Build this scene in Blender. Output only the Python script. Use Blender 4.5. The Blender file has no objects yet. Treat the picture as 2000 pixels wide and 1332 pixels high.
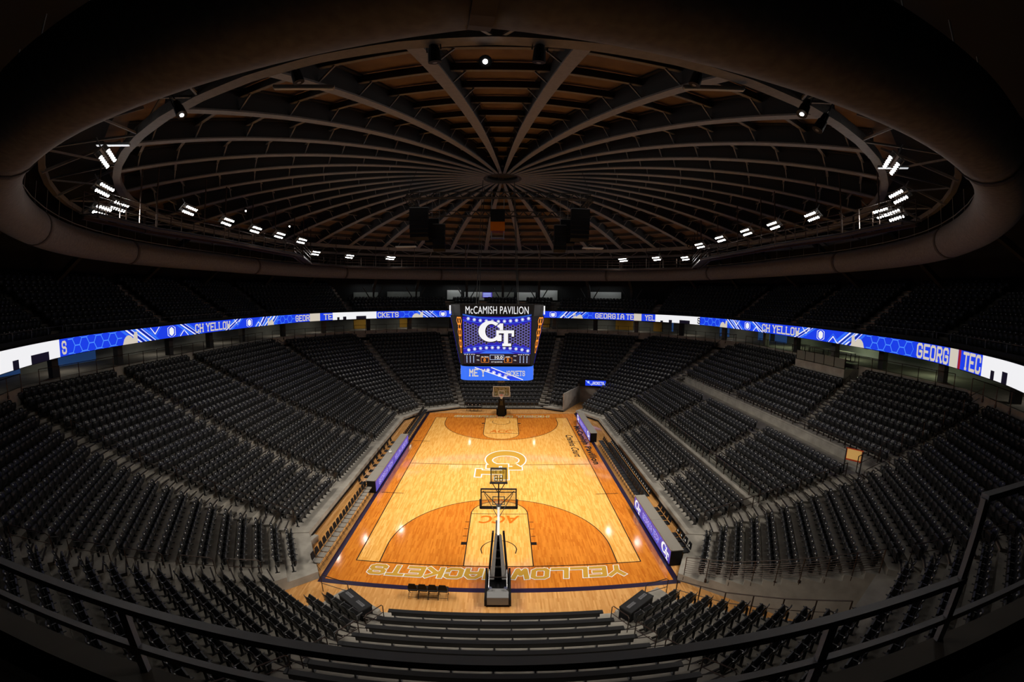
import bpy, math, random
import numpy as np
from mathutils import Matrix, Vector
random.seed(7)
SC = bpy.context.scene
COL = SC.collection
R = math.radians
PI = math.pi
# ---------------------------------------------------------------- camera (wide fisheye lens on the balcony behind the near baseline)
CAM = np.array([0.2281, -33.8331, 13.7846])
c_r = np.array([0.99979224, -0.01831046, 0.00895599])
c_u = np.array([-0.00710454, 0.09878995, 0.99508295])
c_f = np.array([0.01910519, 0.99493983, -0.09863934])
cd = bpy.data.cameras.new('camera'); cam = bpy.data.objects.new('camera', cd); COL.objects.link(cam)
cam.matrix_world = Matrix(((c_r[0], c_u[0], -c_f[0], CAM[0]), (c_r[1], c_u[1], -c_f[1], CAM[1]), (c_r[2], c_u[2], -c_f[2], CAM[2]), (0, 0, 0, 1)))
cd.type = 'PANO'
cd.sensor_width = 36.0; cd.sensor_height = 23.976; cd.sensor_fit = 'HORIZONTAL'
cd.clip_start = 0.05; cd.clip_end = 400
for tgt in (cd, getattr(cd, 'cycles', None)):
    try:
        tgt.panorama_type = 'FISHEYE_LENS_POLYNOMIAL'
        tgt.fisheye_fov = 2 * PI * .95
        tgt.fisheye_polynomial_k0 = 0.0
        tgt.fisheye_polynomial_k1 = -0.06653443
        tgt.fisheye_polynomial_k2 = -1.7726e-05
        tgt.fisheye_polynomial_k3 = 2.8840770e-05
        tgt.fisheye_polynomial_k4 = -4.2122098e-07
        break
    except Exception:
        continue
SC.camera = cam
# ---------------------------------------------------------------- world, view
w = bpy.data.worlds.new('world'); SC.world = w; w.use_nodes = True
w.node_tree.nodes['Background'].inputs[0].default_value = (0.55, 0.7, 1, 1)
w.node_tree.nodes['Background'].inputs[1].default_value = 0.0
vs = SC.view_settings; vs.view_transform = 'Standard'; vs.look = 'None'; vs.gamma = 1; vs.use_curve_mapping = False
vs.exposure = 0.0
try:
    SC.cycles.max_bounces = 5; SC.cycles.diffuse_bounces = 3; SC.cycles.glossy_bounces = 3; SC.cycles.transmission_bounces = 4
    SC.cycles.transparent_max_bounces = 12; SC.cycles.sample_clamp_indirect = 4.0
    SC.cycles.use_denoising = True; SC.cycles.caustics_reflective = False; SC.cycles.caustics_refractive = False
except Exception:
    pass
LAMP_W = 4700.0      # watts of one arena floodlight bank
FLOODS = [  # x, y, z of each floodlight bank round the catwalk, and where it is aimed (x, y)
 (-17.8, -12.5, 19.0), (-18.1, -8.3, 19.0), (-18.2, -4.6, 19.0), (-18.0, -1.3, 19.0), (-17.9, 2.5, 19.0),
 (-21.2, 12.7, 19.0), (-18.9, 17.6, 19.0), (-14.5, 20.8, 19.0), (15.5, 20.4, 19.0), (18.8, 17.0, 19.0), (21.8, 15.1, 19.0),
 (18.1, 3.4, 19.0), (17.7, -1.3, 19.0), (17.7, -5.3, 19.0), (17.8, -8.6, 19.0), (17.9, -12.4, 19.0),
 (-19.6, -16.1, 18.8), (-17.3, -19.1, 18.8), (-19.2, -17.6, 18.3), (-13.7, -22.1, 18.9),
 (13.7, -22.1, 18.9), (17.4, -19.2, 18.8), (19.6, -16.2, 18.8), (18.6, -17.9, 18.3)]
def flood_aim(x, y):
    return (-x * 0.12, max(-10.5, min(10.5, y * 0.62)), 0.0)
def add_spot(name, loc, aim, watts, size, blend, radius, color):
    l = bpy.data.lights.new(name, 'SPOT'); l.energy = watts; l.spot_size = R(size); l.spot_blend = blend; l.shadow_soft_size = radius; l.color = color
    o = bpy.data.objects.new(name, l); COL.objects.link(o); o.location = loc
    o.rotation_euler = (Vector(aim) - Vector(loc)).to_track_quat('-Z', 'Y').to_euler()
    return o
for (x, y, z) in FLOODS:
    a = flood_aim(x, y); v = Vector(a) - Vector((x, y, z)); v.normalize()
    add_spot('floodlight_beam', (x + v.x * .3, y + v.y * .3, z + v.z * .3), a, LAMP_W, 72, 1.0, 0.3, (1, .93, .82))
    add_spot('floodlight_spill', (x + v.x * .3, y + v.y * .3, z + v.z * .3), a, LAMP_W * .024, 172, .5, 0.12, (1, .96, .9))
def add_area(name, loc, size, watts, color=(1, .9, .78), rot=(0, 0, 0)):
    l = bpy.data.lights.new(name, 'AREA'); l.shape = 'RECTANGLE'; l.size = size[0]; l.size_y = size[1]; l.energy = watts; l.color = color
    o = bpy.data.objects.new(name, l); COL.objects.link(o); o.location = loc; o.rotation_euler = rot
    return o
# ---------------------------------------------------------------- materials
def mat(name, col, rough=.6, metal=0., emis=None, es=1., noise=None, bump=0., coat=0., spec=.5):
    m = bpy.data.materials.new(name); m.use_nodes = True; nt = m.node_tree; b = nt.nodes['Principled BSDF']
    b.inputs['Base Color'].default_value = (*col, 1); b.inputs['Roughness'].default_value = rough; b.inputs['Metallic'].default_value = metal
    b.inputs['Specular IOR Level'].default_value = spec
    if coat: b.inputs['Coat Weight'].default_value = coat; b.inputs['Coat Roughness'].default_value = .08
    if emis: b.inputs['Emission Color'].default_value = (*emis, 1); b.inputs['Emission Strength'].default_value = es
    if noise:
        sc_, amt = noise
        tc = nt.nodes.new('ShaderNodeTexCoord'); n = nt.nodes.new('ShaderNodeTexNoise'); n.inputs['Scale'].default_value = sc_; n.inputs['Detail'].default_value = 5
        mr = nt.nodes.new('ShaderNodeMapRange'); mr.inputs[1].default_value = .3; mr.inputs[2].default_value = .7; mr.inputs[3].default_value = 1 - amt; mr.inputs[4].default_value = 1 + amt
        mx = nt.nodes.new('ShaderNodeVectorMath'); mx.operation = 'SCALE'; mx.inputs[0].default_value = col
        nt.links.new(tc.outputs['Object'], n.inputs['Vector']); nt.links.new(n.outputs['Fac'], mr.inputs[0]); nt.links.new(mr.outputs[0], mx.inputs['Scale']); nt.links.new(mx.outputs[0], b.inputs['Base Color'])
        if bump:
            bp = nt.nodes.new('ShaderNodeBump'); bp.inputs['Strength'].default_value = bump; nt.links.new(n.outputs['Fac'], bp.inputs['Height']); nt.links.new(bp.outputs[0], b.inputs['Normal'])
    return m
def wood(name, c1, c2, rough=.075):
    m = bpy.data.materials.new(name); m.use_nodes = True; nt = m.node_tree; b = nt.nodes['Principled BSDF']; N = nt.nodes.new; L = nt.links.new
    tc = N('ShaderNodeTexCoord'); mp = N('ShaderNodeMapping'); mp.inputs['Rotation'].default_value = (0, 0, PI / 2)
    br = N('ShaderNodeTexBrick'); br.offset = .37; br.inputs['Scale'].default_value = 1.0
    br.inputs['Brick Width'].default_value = .75; br.inputs['Row Height'].default_value = .075; br.inputs['Mortar Size'].default_value = .0015
    br.inputs['Color1'].default_value = (0, 0, 0, 1); br.inputs['Color2'].default_value = (1, 1, 1, 1); br.inputs['Mortar'].default_value = (.5, .5, .5, 1)
    ns = N('ShaderNodeTexNoise'); ns.inputs['Scale'].default_value = 2.2; ns.inputs['Detail'].default_value = 6
    mp2 = N('ShaderNodeMapping'); mp2.inputs['Scale'].default_value = (4, .7, 1)
    add = N('ShaderNodeMath'); add.operation = 'MULTIPLY_ADD'; add.inputs[1].default_value = .62
    mul = N('ShaderNodeMath'); mul.operation = 'MULTIPLY'; mul.inputs[1].default_value = .6
    mix = N('ShaderNodeMix'); mix.data_type = 'RGBA'; mix.inputs[6].default_value = (*c1, 1); mix.inputs[7].default_value = (*c2, 1)
    L(tc.outputs['Object'], mp.inputs[0]); L(mp.outputs[0], br.inputs['Vector']); L(tc.outputs['Object'], mp2.inputs[0]); L(mp2.outputs[0], ns.inputs['Vector'])
    L(ns.outputs['Fac'], mul.inputs[0]); L(br.outputs['Color'], add.inputs[0]); L(mul.outputs[0], add.inputs[2]); L(add.outputs[0], mix.inputs[0]); L(mix.outputs[2], b.inputs['Base Color'])
    b.inputs['Roughness'].default_value = rough; b.inputs['Specular IOR Level'].default_value = .45
    return m
M = {}
M['seat'] = mat('charcoal_plastic', (.023, .023, .0235), .3)
M['seat_pan'] = mat('charcoal_seat_pan', (.024, .024, .0245), .42)
M['arm'] = mat('armrest_grey', (.09, .09, .09), .35)
M['glint'] = mat('glint_dot', (.85, .85, .83), .2)  # white colour stands in for lamp glints on the glossy backrests
M['black'] = mat('black_metal', (.012, .012, .013), .45)
M['blackp'] = mat('black_panel', (.005, .005, .006), .6, spec=.2)
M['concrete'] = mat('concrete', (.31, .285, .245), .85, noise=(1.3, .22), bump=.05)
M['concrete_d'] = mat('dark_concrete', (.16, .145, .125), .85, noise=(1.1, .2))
M['nosing'] = mat('rubber_nosing', (.02, .014, .012), .7)
M['nose2'] = mat('tan_nosing', (.5, .26, .15), .7)
M['rail'] = mat('bronze_rail', (.055, .035, .026), .4, .5)
M['railgrey'] = mat('grey_rail', (.16, .16, .17), .45, .2)
M['guard'] = mat('guard_rail_paint', (.42, .42, .45), .5)
M['steel'] = mat('painted_steel', (.17, .16, .155), .7, noise=(6, .12))
M['steel_d'] = mat('dark_steel', (.03, .027, .025), .7)
M['deck'] = mat('roof_deck', (.15, .10, .07), .9, noise=(.8, .3))
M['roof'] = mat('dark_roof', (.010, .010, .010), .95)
M['duct'] = mat('duct_fabric', (.135, .127, .125), .85, noise=(7, .2), bump=.1)
M['ductband'] = mat('duct_seam', (.05, .04, .035), .8)
M['wall'] = mat('concourse_wall', (.18, .185, .165), .8, noise=(.7, .15))
M['yellow'] = mat('yellow_wall', (.55, .30, .03), .7)
M['white'] = mat('white_paint', (.8, .8, .78), .5)
M['gold'] = mat('gold_paint', (.52, .29, .035), .4, spec=.25)
M['orange'] = mat('orange_paint', (.58, .14, .006), .5, spec=.15)
M['navy'] = mat('navy_paint', (.018, .01, .035), .3)
M['line'] = mat('black_line', (.012, .008, .006), .5, spec=.15)
M['maple'] = wood('maple_floor', (.95, .56, .17), (.70, .31, .05))
M['stain'] = wood('stained_floor', (.78, .28, .035), (.50, .135, .014))
M['apron'] = wood('apron_floor', (.80, .44, .16), (.56, .25, .07))
M['padsteel'] = mat('grey_padding', (.07, .07, .065), .5)
M['chrome'] = mat('chrome', (.7, .7, .72), .18, 1.)
M['tabletop'] = mat('table_top', (.23, .21, .18), .5)
M['grey'] = mat('grey_metal', (.2, .2, .2), .5)
M['greylt'] = mat('light_grey', (.42, .42, .4), .6)
M['rim'] = mat('rim_orange', (.75, .08, .02), .35)
M['net'] = mat('net_white', (.8, .8, .8), .8)
M['led_blue'] = mat('led_blue', (.0, .0, .02), .5, emis=(.008, .045, .78), es=1.0)
M['led_mid'] = mat('led_midblue', (.0, .0, .02), .5, emis=(.03, .16, .92), es=1.0)
M['led_dark'] = mat('led_navy', (.0, .0, .01), .5, emis=(.004, .003, .009), es=1.0)
M['led_grey'] = mat('led_grey', (.0, .0, .01), .5, emis=(.17, .16, .34), es=1.0)
M['led_deep'] = mat('led_deep', (.0, .0, .01), .5, emis=(.014, .008, .42), es=1.0)
M['led_lines'] = mat('led_line_blue', (.0, .0, .02), .5, emis=(.08, .30, 1.0), es=1.0)
M['led_white'] = mat('led_white', (.1, .1, .1), .5, emis=(.86, .86, .88), es=1.0)
M['led_cream'] = mat('led_cream', (.1, .1, .1), .5, emis=(.62, .56, .47), es=1.0)
M['led_sky'] = mat('led_sky', (.1, .1, .1), .5, emis=(.42, .6, 1.0), es=1.0)
M['led_violet'] = mat('led_violet', (.0, .0, .02), .5, emis=(.10, .07, .42), es=1.0)
M['led_lilac'] = mat('led_lilac', (.0, .0, .02), .5, emis=(.45, .38, .85), es=1.0)
M['led_orange'] = mat('led_orange', (.02, .0, .0), .5, emis=(1.0, .30, .02), es=1.1)
M['led_red'] = mat('led_red', (.02, .0, .0), .5, emis=(.3, .01, .02), es=1.0)
M['lamp'] = mat('lamp_lens', (1, 1, 1), .3, emis=(1, .97, .93), es=30)
M['tube'] = mat('strip_light', (1, 1, 1), .3, emis=(.9, .95, 1), es=.6)
M['dimwall'] = mat('lit_wall', (.55, .56, .54), .8)
M['blueglow'] = mat('blue_reflection', (.02, .05, .1), .2, emis=(.015, .05, .16), es=.6)  # faint emission stands in for blue reflections, no glazing there
def glass_mat():
    m = bpy.data.materials.new('clear_glass'); m.use_nodes = True; nt = m.node_tree; nt.nodes.clear()
    o = nt.nodes.new('ShaderNodeOutputMaterial'); t = nt.nodes.new('ShaderNodeBsdfTransparent'); g = nt.nodes.new('ShaderNodeBsdfGlossy'); x = nt.nodes.new('ShaderNodeMixShader')
    t.inputs[0].default_value = (.86, .88, .86, 1); g.inputs['Roughness'].default_value = .05; x.inputs[0].default_value = .08
    nt.links.new(t.outputs[0], x.inputs[1]); nt.links.new(g.outputs[0], x.inputs[2]); nt.links.new(x.outputs[0], o.inputs[0]); return m
M['glass'] = glass_mat(); M['greypane'] = mat('grey_pane', (.2, .2, .16), .4)
# ---------------------------------------------------------------- mesh helpers
class MB:
    def __init__(s): s.v = []; s.f = []; s.m = []; s.cur = 0
    def poly(s, pts):
        b = len(s.v); s.v += [tuple(p) for p in pts]; s.f.append(tuple(range(b, b + len(pts)))); s.m.append(s.cur); return s
    def hexa(s, p):   # 8 points: bottom 0-3 ccw, top 4-7 ccw
        b = len(s.v); s.v += [tuple(q) for q in p]
        for f in ((3, 2, 1, 0), (4, 5, 6, 7), (0, 1, 5, 4), (1, 2, 6, 5), (2, 3, 7, 6), (3, 0, 4, 7)):
            s.f.append(tuple(b + i for i in f)); s.m.append(s.cur)
        return s
    def box(s, c, d, rz=0., mt=None):
        x, y, z = d[0] / 2, d[1] / 2, d[2] / 2; P = []
        cs, sn = math.cos(rz), math.sin(rz)
        for (a, b, e) in ((-x, -y, -z), (x, -y, -z), (x, y, -z), (-x, y, -z), (-x, -y, z), (x, -y, z), (x, y, z), (-x, y, z)):
            if mt is not None:
                q = mt @ Vector((a, b, e)); P.append((c[0] + q.x, c[1] + q.y, c[2] + q.z))
            else: P.append((c[0] + a * cs - b * sn, c[1] + a * sn + b * cs, c[2] + e))
        return s.hexa(P)
    def prism(s, plan, z0, z1):  # plan ccw list of (x,y)
        n = len(plan); b = len(s.v); s.v += [(x, y, z0) for x, y in plan] + [(x, y, z1) for x, y in plan]
        s.f.append(tuple(b + i for i in range(n - 1, -1, -1))); s.m.append(s.cur)
        s.f.append(tuple(b + n + i for i in range(n))); s.m.append(s.cur)
        for i in range(n):
            j = (i + 1) % n; s.f.append((b + i, b + j, b + n + j, b + n + i)); s.m.append(s.cur)
        return s
    def tube(s, path, r, n=8, closed=False, sq=False, up=(0, 0, 1)):
        P = [Vector(p) for p in path]; m = len(P); b = len(s.v)
        for i, p in enumerate(P):
            if closed: t = P[(i + 1) % m] - P[i - 1]
            else: t = P[min(i + 1, m - 1)] - P[max(i - 1, 0)]
            t.normalize(); u = Vector(up)
            if abs(t.dot(u)) > .95: u = Vector((1, 0, 0))
            a = t.cross(u).normalized(); c = a.cross(t).normalized()
            for k in range(n):
                an = 2 * PI * (k + (.5 if n == 4 else 0)) / n
                rr = r if not isinstance(r, (tuple, list)) else r[i]
                if n == 4: rr = rr * 1.414
                q = p + a * (math.cos(an) * rr) + c * (math.sin(an) * rr); s.v.append(tuple(q))
        for i in range(m if closed else m - 1):
            j = (i + 1) % m
            for k in range(n):
                l = (k + 1) % n; s.f.append((b + i * n + k, b + i * n + l, b + j * n + l, b + j * n + k)); s.m.append(s.cur)
        if not closed:
            s.f.append(tuple(b + k for k in range(n - 1, -1, -1))); s.m.append(s.cur)
            s.f.append(tuple(b + (m - 1) * n + k for k in range(n))); s.m.append(s.cur)
        return s
    def bar(s, a, b_, r, n=6): return s.tube([a, b_], r, n)
    def cyl(s, c, r, h, n=16): return s.tube([(c[0], c[1], c[2]), (c[0], c[1], c[2] + h)], r, n)
    def mesh(s, name, mats, smooth=False):
        me = bpy.data.meshes.new(name); me.from_pydata(s.v, [], s.f)
        for m in (mats if isinstance(mats, (list, tuple)) else [mats]): me.materials.append(m)
        if any(s.m): me.polygons.foreach_set('material_index', s.m)
        if smooth: me.polygons.foreach_set('use_smooth', [True] * len(s.f))
        me.update(); return me
    def build(s, name, mats, parent=None, smooth=False, **kw):
        o = bpy.data.objects.new(name, s.mesh(name, mats, smooth)); COL.objects.link(o)
        if parent: o.parent = parent
        tag(o, **kw); return o
LABELS = set()
def tag(o, label=None, cat=None, group=None, kind=None):
    if label: o['label'] = label
    if cat: o['category'] = cat
    if group: o['group'] = group
    if kind: o['kind'] = kind
    return o
def thing(name, loc=(0, 0, 0), rz=0., **kw):
    o = bpy.data.objects.new(name, None); COL.objects.link(o); o.location = loc; o.rotation_euler = (0, 0, rz); o.empty_display_size = .2
    return tag(o, **kw)
def child(parent, name, me, label=None):
    o = bpy.data.objects.new(name, me); COL.objects.link(o); o.parent = parent
    if label: o['label'] = label
    return o
def copy_tree(o, parent=None):
    c = o.copy(); COL.objects.link(c)
    if parent: c.parent = parent
    for ch in KIDS.get(o.name, []): copy_tree(ch, c)
    return c
KIDS = {}
def reg(o, *ch): KIDS[o.name] = list(ch)
ORD = ['first', 'second', 'third', 'fourth', 'fifth', 'sixth', 'seventh', 'eighth', 'ninth', 'tenth', 'eleventh', 'twelfth', 'thirteenth', 'fourteenth', 'fifteenth', 'sixteenth', 'seventeenth', 'eighteenth', 'nineteenth', 'twentieth',
       'twenty-first', 'twenty-second', 'twenty-third', 'twenty-fourth', 'twenty-fifth', 'twenty-sixth', 'twenty-seventh', 'twenty-eighth', 'twenty-ninth', 'thirtieth', 'thirty-first', 'thirty-second']
# ---------------------------------------------------------------- lettering
GL = {  # block letters on a 4 x 6 grid, as strokes
 'A': [[(0, 0), (0, 4.2), (1.2, 6), (2.8, 6), (4, 4.2), (4, 0)], [(0, 2.6), (4, 2.6)]], 'C': [[(4, 4.4), (4, 5.2), (3.2, 6), (.8, 6), (0, 5.2), (0, .8), (.8, 0), (3.2, 0), (4, .8), (4, 1.6)]],
 'E': [[(4, 0), (0, 0), (0, 6), (4, 6)], [(0, 3), (3, 3)]], 'G': [[(4, 4.6), (4, 5.2), (3.2, 6), (.8, 6), (0, 5.2), (0, .8), (.8, 0), (3.2, 0), (4, .8), (4, 2.8), (2.2, 2.8)]],
 'H': [[(0, 0), (0, 6)], [(4, 0), (4, 6)], [(0, 3), (4, 3)]], 'I': [[(2, 0), (2, 6)], [(1, 0), (3, 0)], [(1, 6), (3, 6)]], 'J': [[(4, 6), (4, .8), (3.2, 0), (.8, 0), (0, .8), (0, 1.8)]],
 'K': [[(0, 0), (0, 6)], [(4, 6), (.4, 2.6)], [(1.4, 3.4), (4, 0)]], 'L': [[(0, 6), (0, 0), (4, 0)]], 'M': [[(0, 0), (0, 6), (2, 3), (4, 6), (4, 0)]], 'N': [[(0, 0), (0, 6), (4, 0), (4, 6)]],
 'O': [[(.8, 0), (0, .8), (0, 5.2), (.8, 6), (3.2, 6), (4, 5.2), (4, .8), (3.2, 0), (.8, 0)]], 'R': [[(0, 0), (0, 6), (3.2, 6), (4, 5.2), (4, 3.6), (3.2, 2.8), (0, 2.8)], [(2.4, 2.8), (4, 0)]],
 'S': [[(4, 4.6), (4, 5.2), (3.2, 6), (.8, 6), (0, 5.2), (0, 3.8), (.8, 3), (3.2, 3), (4, 2.2), (4, .8), (3.2, 0), (.8, 0), (0, .8), (0, 1.4)]],
 'T': [[(2, 0), (2, 6)], [(0, 6), (4, 6)]], 'W': [[(0, 6), (.9, 0), (2, 3.6), (3.1, 0), (4, 6)]], 'Y': [[(0, 6), (2, 3), (4, 6)], [(2, 3), (2, 0)]], 'P': [[(0, 0), (0, 6), (3.2, 6), (4, 5.2), (4, 3.6), (3.2, 2.8), (0, 2.8)]],
 ' ': []}
def strokes2d(lines, th):
    """2D polygons of thick polylines: one quad per segment and an octagon on every joint."""
    out = []
    for ln in lines:
        for i in range(len(ln) - 1):
            a, b = np.array(ln[i], float), np.array(ln[i + 1], float); d = b - a; L = np.hypot(*d)
            if L < 1e-6: continue
            d /= L; n = np.array([-d[1], d[0]]) * th / 2
            a2 = a - d * (th / 2 if i == 0 else 0); b2 = b + d * (th / 2 if i == len(ln) - 2 else 0)
            out.append([a2 - n, b2 - n, b2 + n, a2 + n])
        for p in ln[1:-1]:
            out.append([np.array(p) + .54 * th * np.array([math.cos(PI / 8 + PI / 4 * k), math.sin(PI / 8 + PI / 4 * k)]) for k in range(8)])
    return out
def word2d(txt, h, th=1.15, wf=1., gap=2.1, slab=False, extra=0.):
    polys = []; x = 0.; s = h / (6 + 1.15)
    for c in txt:
        if c == ' ': x += 3.; continue
        ln = [[(px * wf + x, py) for px, py in l] for l in GL[c]]
        for q in strokes2d(ln, th + extra): polys.append([(p[0] * s, (p[1] + 1.15 / 2) * s) for p in q])
        if slab:
            ends = [p for l in ln for p in (l[0], l[-1]) if (p[1] in (0, 6))]
            if c not in 'IGCSOJ':
                for p in ends: polys.append([((p[0] - 1.05) * s, (p[1] + .575 - .5) * s), ((p[0] + 1.05) * s, (p[1] + .575 - .5) * s), ((p[0] + 1.05) * s, (p[1] + .575 + .5) * s), ((p[0] - 1.05) * s, (p[1] + .575 + .5) * s)])
        x += 4 * wf + gap
    return polys, (x - gap) * s
def font2d(txt, size=1., shear=0., offset=0., space=1.):
    cu = bpy.data.curves.new('t', 'FONT'); cu.body = txt; cu.size = size; cu.shear = shear; cu.offset = offset; cu.space_character = space; cu.resolution_u = 3
    o = bpy.data.objects.new('t', cu); COL.objects.link(o); dg = bpy.context.evaluated_depsgraph_get()
    me = bpy.data.meshes.new_from_object(o.evaluated_get(dg)); v = [(p.co.x, p.co.y) for p in me.vertices]; f = [tuple(p.vertices) for p in me.polygons]
    bpy.data.objects.remove(o); bpy.data.curves.remove(cu); bpy.data.meshes.remove(me)
    P = [[v[i] for i in q] for q in f]; xs = [a[0] for a in v]; ys = [a[1] for a in v]
    return P, (min(xs), max(xs), min(ys), max(ys))
def fit2d(P, bb, x0, x1, y0, y1):
    sx = (x1 - x0) / (bb[1] - bb[0]); sy = (y1 - y0) / (bb[3] - bb[2])
    return [[(x0 + (p[0] - bb[0]) * sx, y0 + (p[1] - bb[2]) * sy) for p in q] for q in P]
def bbox2d(P):
    xs = [p[0] for q in P for p in q]; ys = [p[1] for q in P for p in q]; return (min(xs), max(xs), min(ys), max(ys))
def lay(mb, P, fn, mi=0):
    c = mb.cur; mb.cur = mi
    for i, q in enumerate(P): mb.poly([fn(p[0], p[1], 2e-5 * i) for p in q])
    mb.cur = c
def hex2d(cx, cy, r, th=None, rot=0., sx=1.):
    pts = [(cx + sx * r * math.cos(rot + PI / 3 * k), cy + r * math.sin(rot + PI / 3 * k)) for k in range(6)]
    if th is None: return [pts]
    inn = [(cx + sx * (r - th) * math.cos(rot + PI / 3 * k), cy + (r - th) * math.sin(rot + PI / 3 * k)) for k in range(6)]
    return [[pts[k], pts[(k + 1) % 6], inn[(k + 1) % 6], inn[k]] for k in range(6)]
def gt_logo(e=0.):
    """interlocking block letters: a round G with slab ends and a T hanging from its bar; box -1..1 each way"""
    P = []; n = 44; a0, a1 = R(47), R(322)
    for i in range(n):
        q = []
        for k, o in ((i, 1), (i + 1, 1), (i + 1, 0), (i, 0)):
            an = a0 + (a1 - a0) * k / n
            q.append((530 + (128 + e) * math.cos(an), 500 - (115 + e) * math.sin(an)) if o else (541 + (66 - e) * math.cos(an), 499 - (80 - e) * math.sin(an)))
        P.append(q)
    for x0, y0, x1, y1 in ((630, 412, 668, 484), (604, 538, 652, 606), (594, 487, 786, 520), (594, 500, 622, 552), (760, 500, 786, 556), (676, 505, 722, 645), (660, 632, 756, 662)):
        P.append([(x0 - e, y0 - e), (x1 + e, y0 - e), (x1 + e, y1 + e), (x0 - e, y1 + e)])
    P.append([(600 - e, 440 - e), (640, 412 - e), (640, 470), (610, 452)])
    return [[((x - 594) / 192, (523 - y) / 138) for x, y in q] for q in P]
# ================================================================ STRUCTURE: the bowl
TAN = math.tan(R(15))
V = [(11.05, -12.65), (11.05, 12.65), (9.0, 16.2), (5.2, 18.4), (-5.2, 18.4), (-9.0, 16.2), (-11.05, 12.65), (-11.05, -12.65), (-9.0, -16.2), (-5.2, -18.4), (5.2, -18.4), (9.0, -16.2)]
FN = ['right_side', 'far_right_outer', 'far_right_inner', 'far_end', 'far_left_inner', 'far_left_outer', 'left_side', 'near_left_outer', 'near_left_inner', 'near_end', 'near_right_inner', 'near_right_outer']
class Face: pass
FACES = {}
for i, nme in enumerate(FN):
    f = Face(); f.name = nme; f.phi = R(30 * i); f.n = np.array([math.cos(f.phi), math.sin(f.phi)]); f.t = np.array([-math.sin(f.phi), math.cos(f.phi)])
    a, b = np.array(V[i]), np.array(V[(i + 1) % 12]); f.d = float((a + b) / 2 @ f.n); f.t0 = float(a @ f.t); f.t1 = float(b @ f.t)
    f.aisles = []; f.voids = []; f.rows = []; f.g0 = f.g1 = .62
    FACES[nme] = f
def W(f, s, t, z=None):
    p = f.n * (f.d + s) + f.t * t
    return (p[0], p[1]) if z is None else (p[0], p[1], z)
def lim(f, s): return f.t0 - s * TAN, f.t1 + s * TAN
def rows_simple(n, first, run, z0, a, b):
    out = []
    for k in range(n):
        s = first + run * k; out.append((0 if k == 0 else s - .42, s + run - .42, z0 + a * k + b * k * k, s))
    return out
for nme, f in FACES.items():
    if nme.endswith('side'): f.rows = rows_simple(21, .95, .86, .45, .358, .001)
    elif nme.endswith('outer'): f.rows = rows_simple(21, 1.2, .80, .40, .292, .0038)
    elif nme.endswith('inner'): f.rows = rows_simple(19, 1.45, .82, .30, .29, .0064)
    else: f.rows = rows_simple(18, .45, .87, .15, .285, .0092)
f = FACES['right_side']; f.rows = []
for k in range(4): f.rows.append((0 if k == 0 else .75 + .8 * k - .42, .75 + .8 * k + .38, .45 + .37 * k, .75 + .8 * k))
f.rows.append((3.53, 4.25, 1.95, None))
for k in range(6): f.rows.append((4.25 + .84 * k, 4.25 + .84 * (k + 1), 2.2 + .33 * k, 4.68 + .84 * k))
f.rows.append((9.29, 11.3, 4.05, None))
for k in range(9): f.rows.append((11.3 + .85 * k, 11.3 + .85 * (k + 1), 4.75 + .40 * k, 11.8 + .85 * k))
for f in FACES.values(): f.S = f.rows[-1][1]
def add_aisle(nme, p, q, s0=0., s1=99., half=.6):
    f = FACES[nme]; p = np.array(p); q = np.array(q); sp, sq = p @ f.n - f.d, q @ f.n - f.d; tp, tq = p @ f.t, q @ f.t
    f.aisles.append((lambda s: tp + (tq - tp) * (s - sp) / (sq - sp), s0, min(s1, f.S), half))
add_aisle('left_side', (-11.05, -5.8), (-30, -7.9)); add_aisle('left_side', (-11.05, 3.4), (-30, .9))
add_aisle('right_side', (11.05, -6.0), (15, -6.0), 0, 2.8); add_aisle('right_side', (11.05, 5.2), (15, 5.2), 0, 2.8)
add_aisle('right_side', (14.9, -6.0), (20, -5.3), 4.25, 9.3); add_aisle('right_side', (14.4, 3.5), (20, 4.5), 4.25, 9.3)
add_aisle('right_side', (21.5, 4.1), (29.4, 2.6), 11.3); add_aisle('right_side', (20.6, -7.4), (29.4, -5.2), 11.3)
FACES['far_right_inner'].voids.append((-99, 1.9, 0, 5.6))
FACES['near_right_inner'].voids.append((-1.9, 99, 0, 8.6))
FACES['near_left_inner'].voids.append((-99, 2.3, 0, 2.3))
for nme, a, b in (('near_right_outer', .12, .62), ('far_right_outer', .62, .3), ('near_end', .75, .75), ('near_left_inner', .62, .1), ('near_right_inner', .1, .62)):
    FACES[nme].g0, FACES[nme].g1 = a, b
def zprof(f, s):
    z = f.rows[0][2]
    for r in f.rows:
        if s >= r[0]: z = r[2]
    return z
def pieces(f, s0, s1, t0a, t1a, t0b, t1b):
    """split a tread into the parts left of and right of the voids that cut it"""
    for (a, b, u0, u1) in f.voids:
        if s0 < u1 - .2 and s1 > u0:
            if a < -50: t0a = t0b = b
            elif b > 50: t1a = t1b = a
    return t0a, t1a, t0b, t1b
STAND_TXT = {'right_side': 'stepped concrete stand behind the right sideline', 'left_side': 'stepped concrete stand behind the left sideline', 'far_end': 'stepped concrete stand behind the far basket', 'near_end': 'stepped concrete stand under the bleacher benches'}
for nme, f in FACES.items():
    m = MB()
    for (s0, s1, z, ss) in f.rows:
        a0, a1 = lim(f, s0); b0, b1 = lim(f, s1); a0, a1, b0, b1 = pieces(f, s0, s1, a0, a1, b0, b1)
        if a0 >= a1: continue
        m.prism([W(f, s0, a0), W(f, s1, b0), W(f, s1, b1), W(f, s0, a1)], 0, z)
    m.build('stand_terrace', M['concrete'] if 'near' in nme or 'side' in nme else M['concrete'], kind='structure', label=STAND_TXT.get(nme, 'stepped concrete corner stand, %s block' % nme.replace('_', ' ')))
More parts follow.
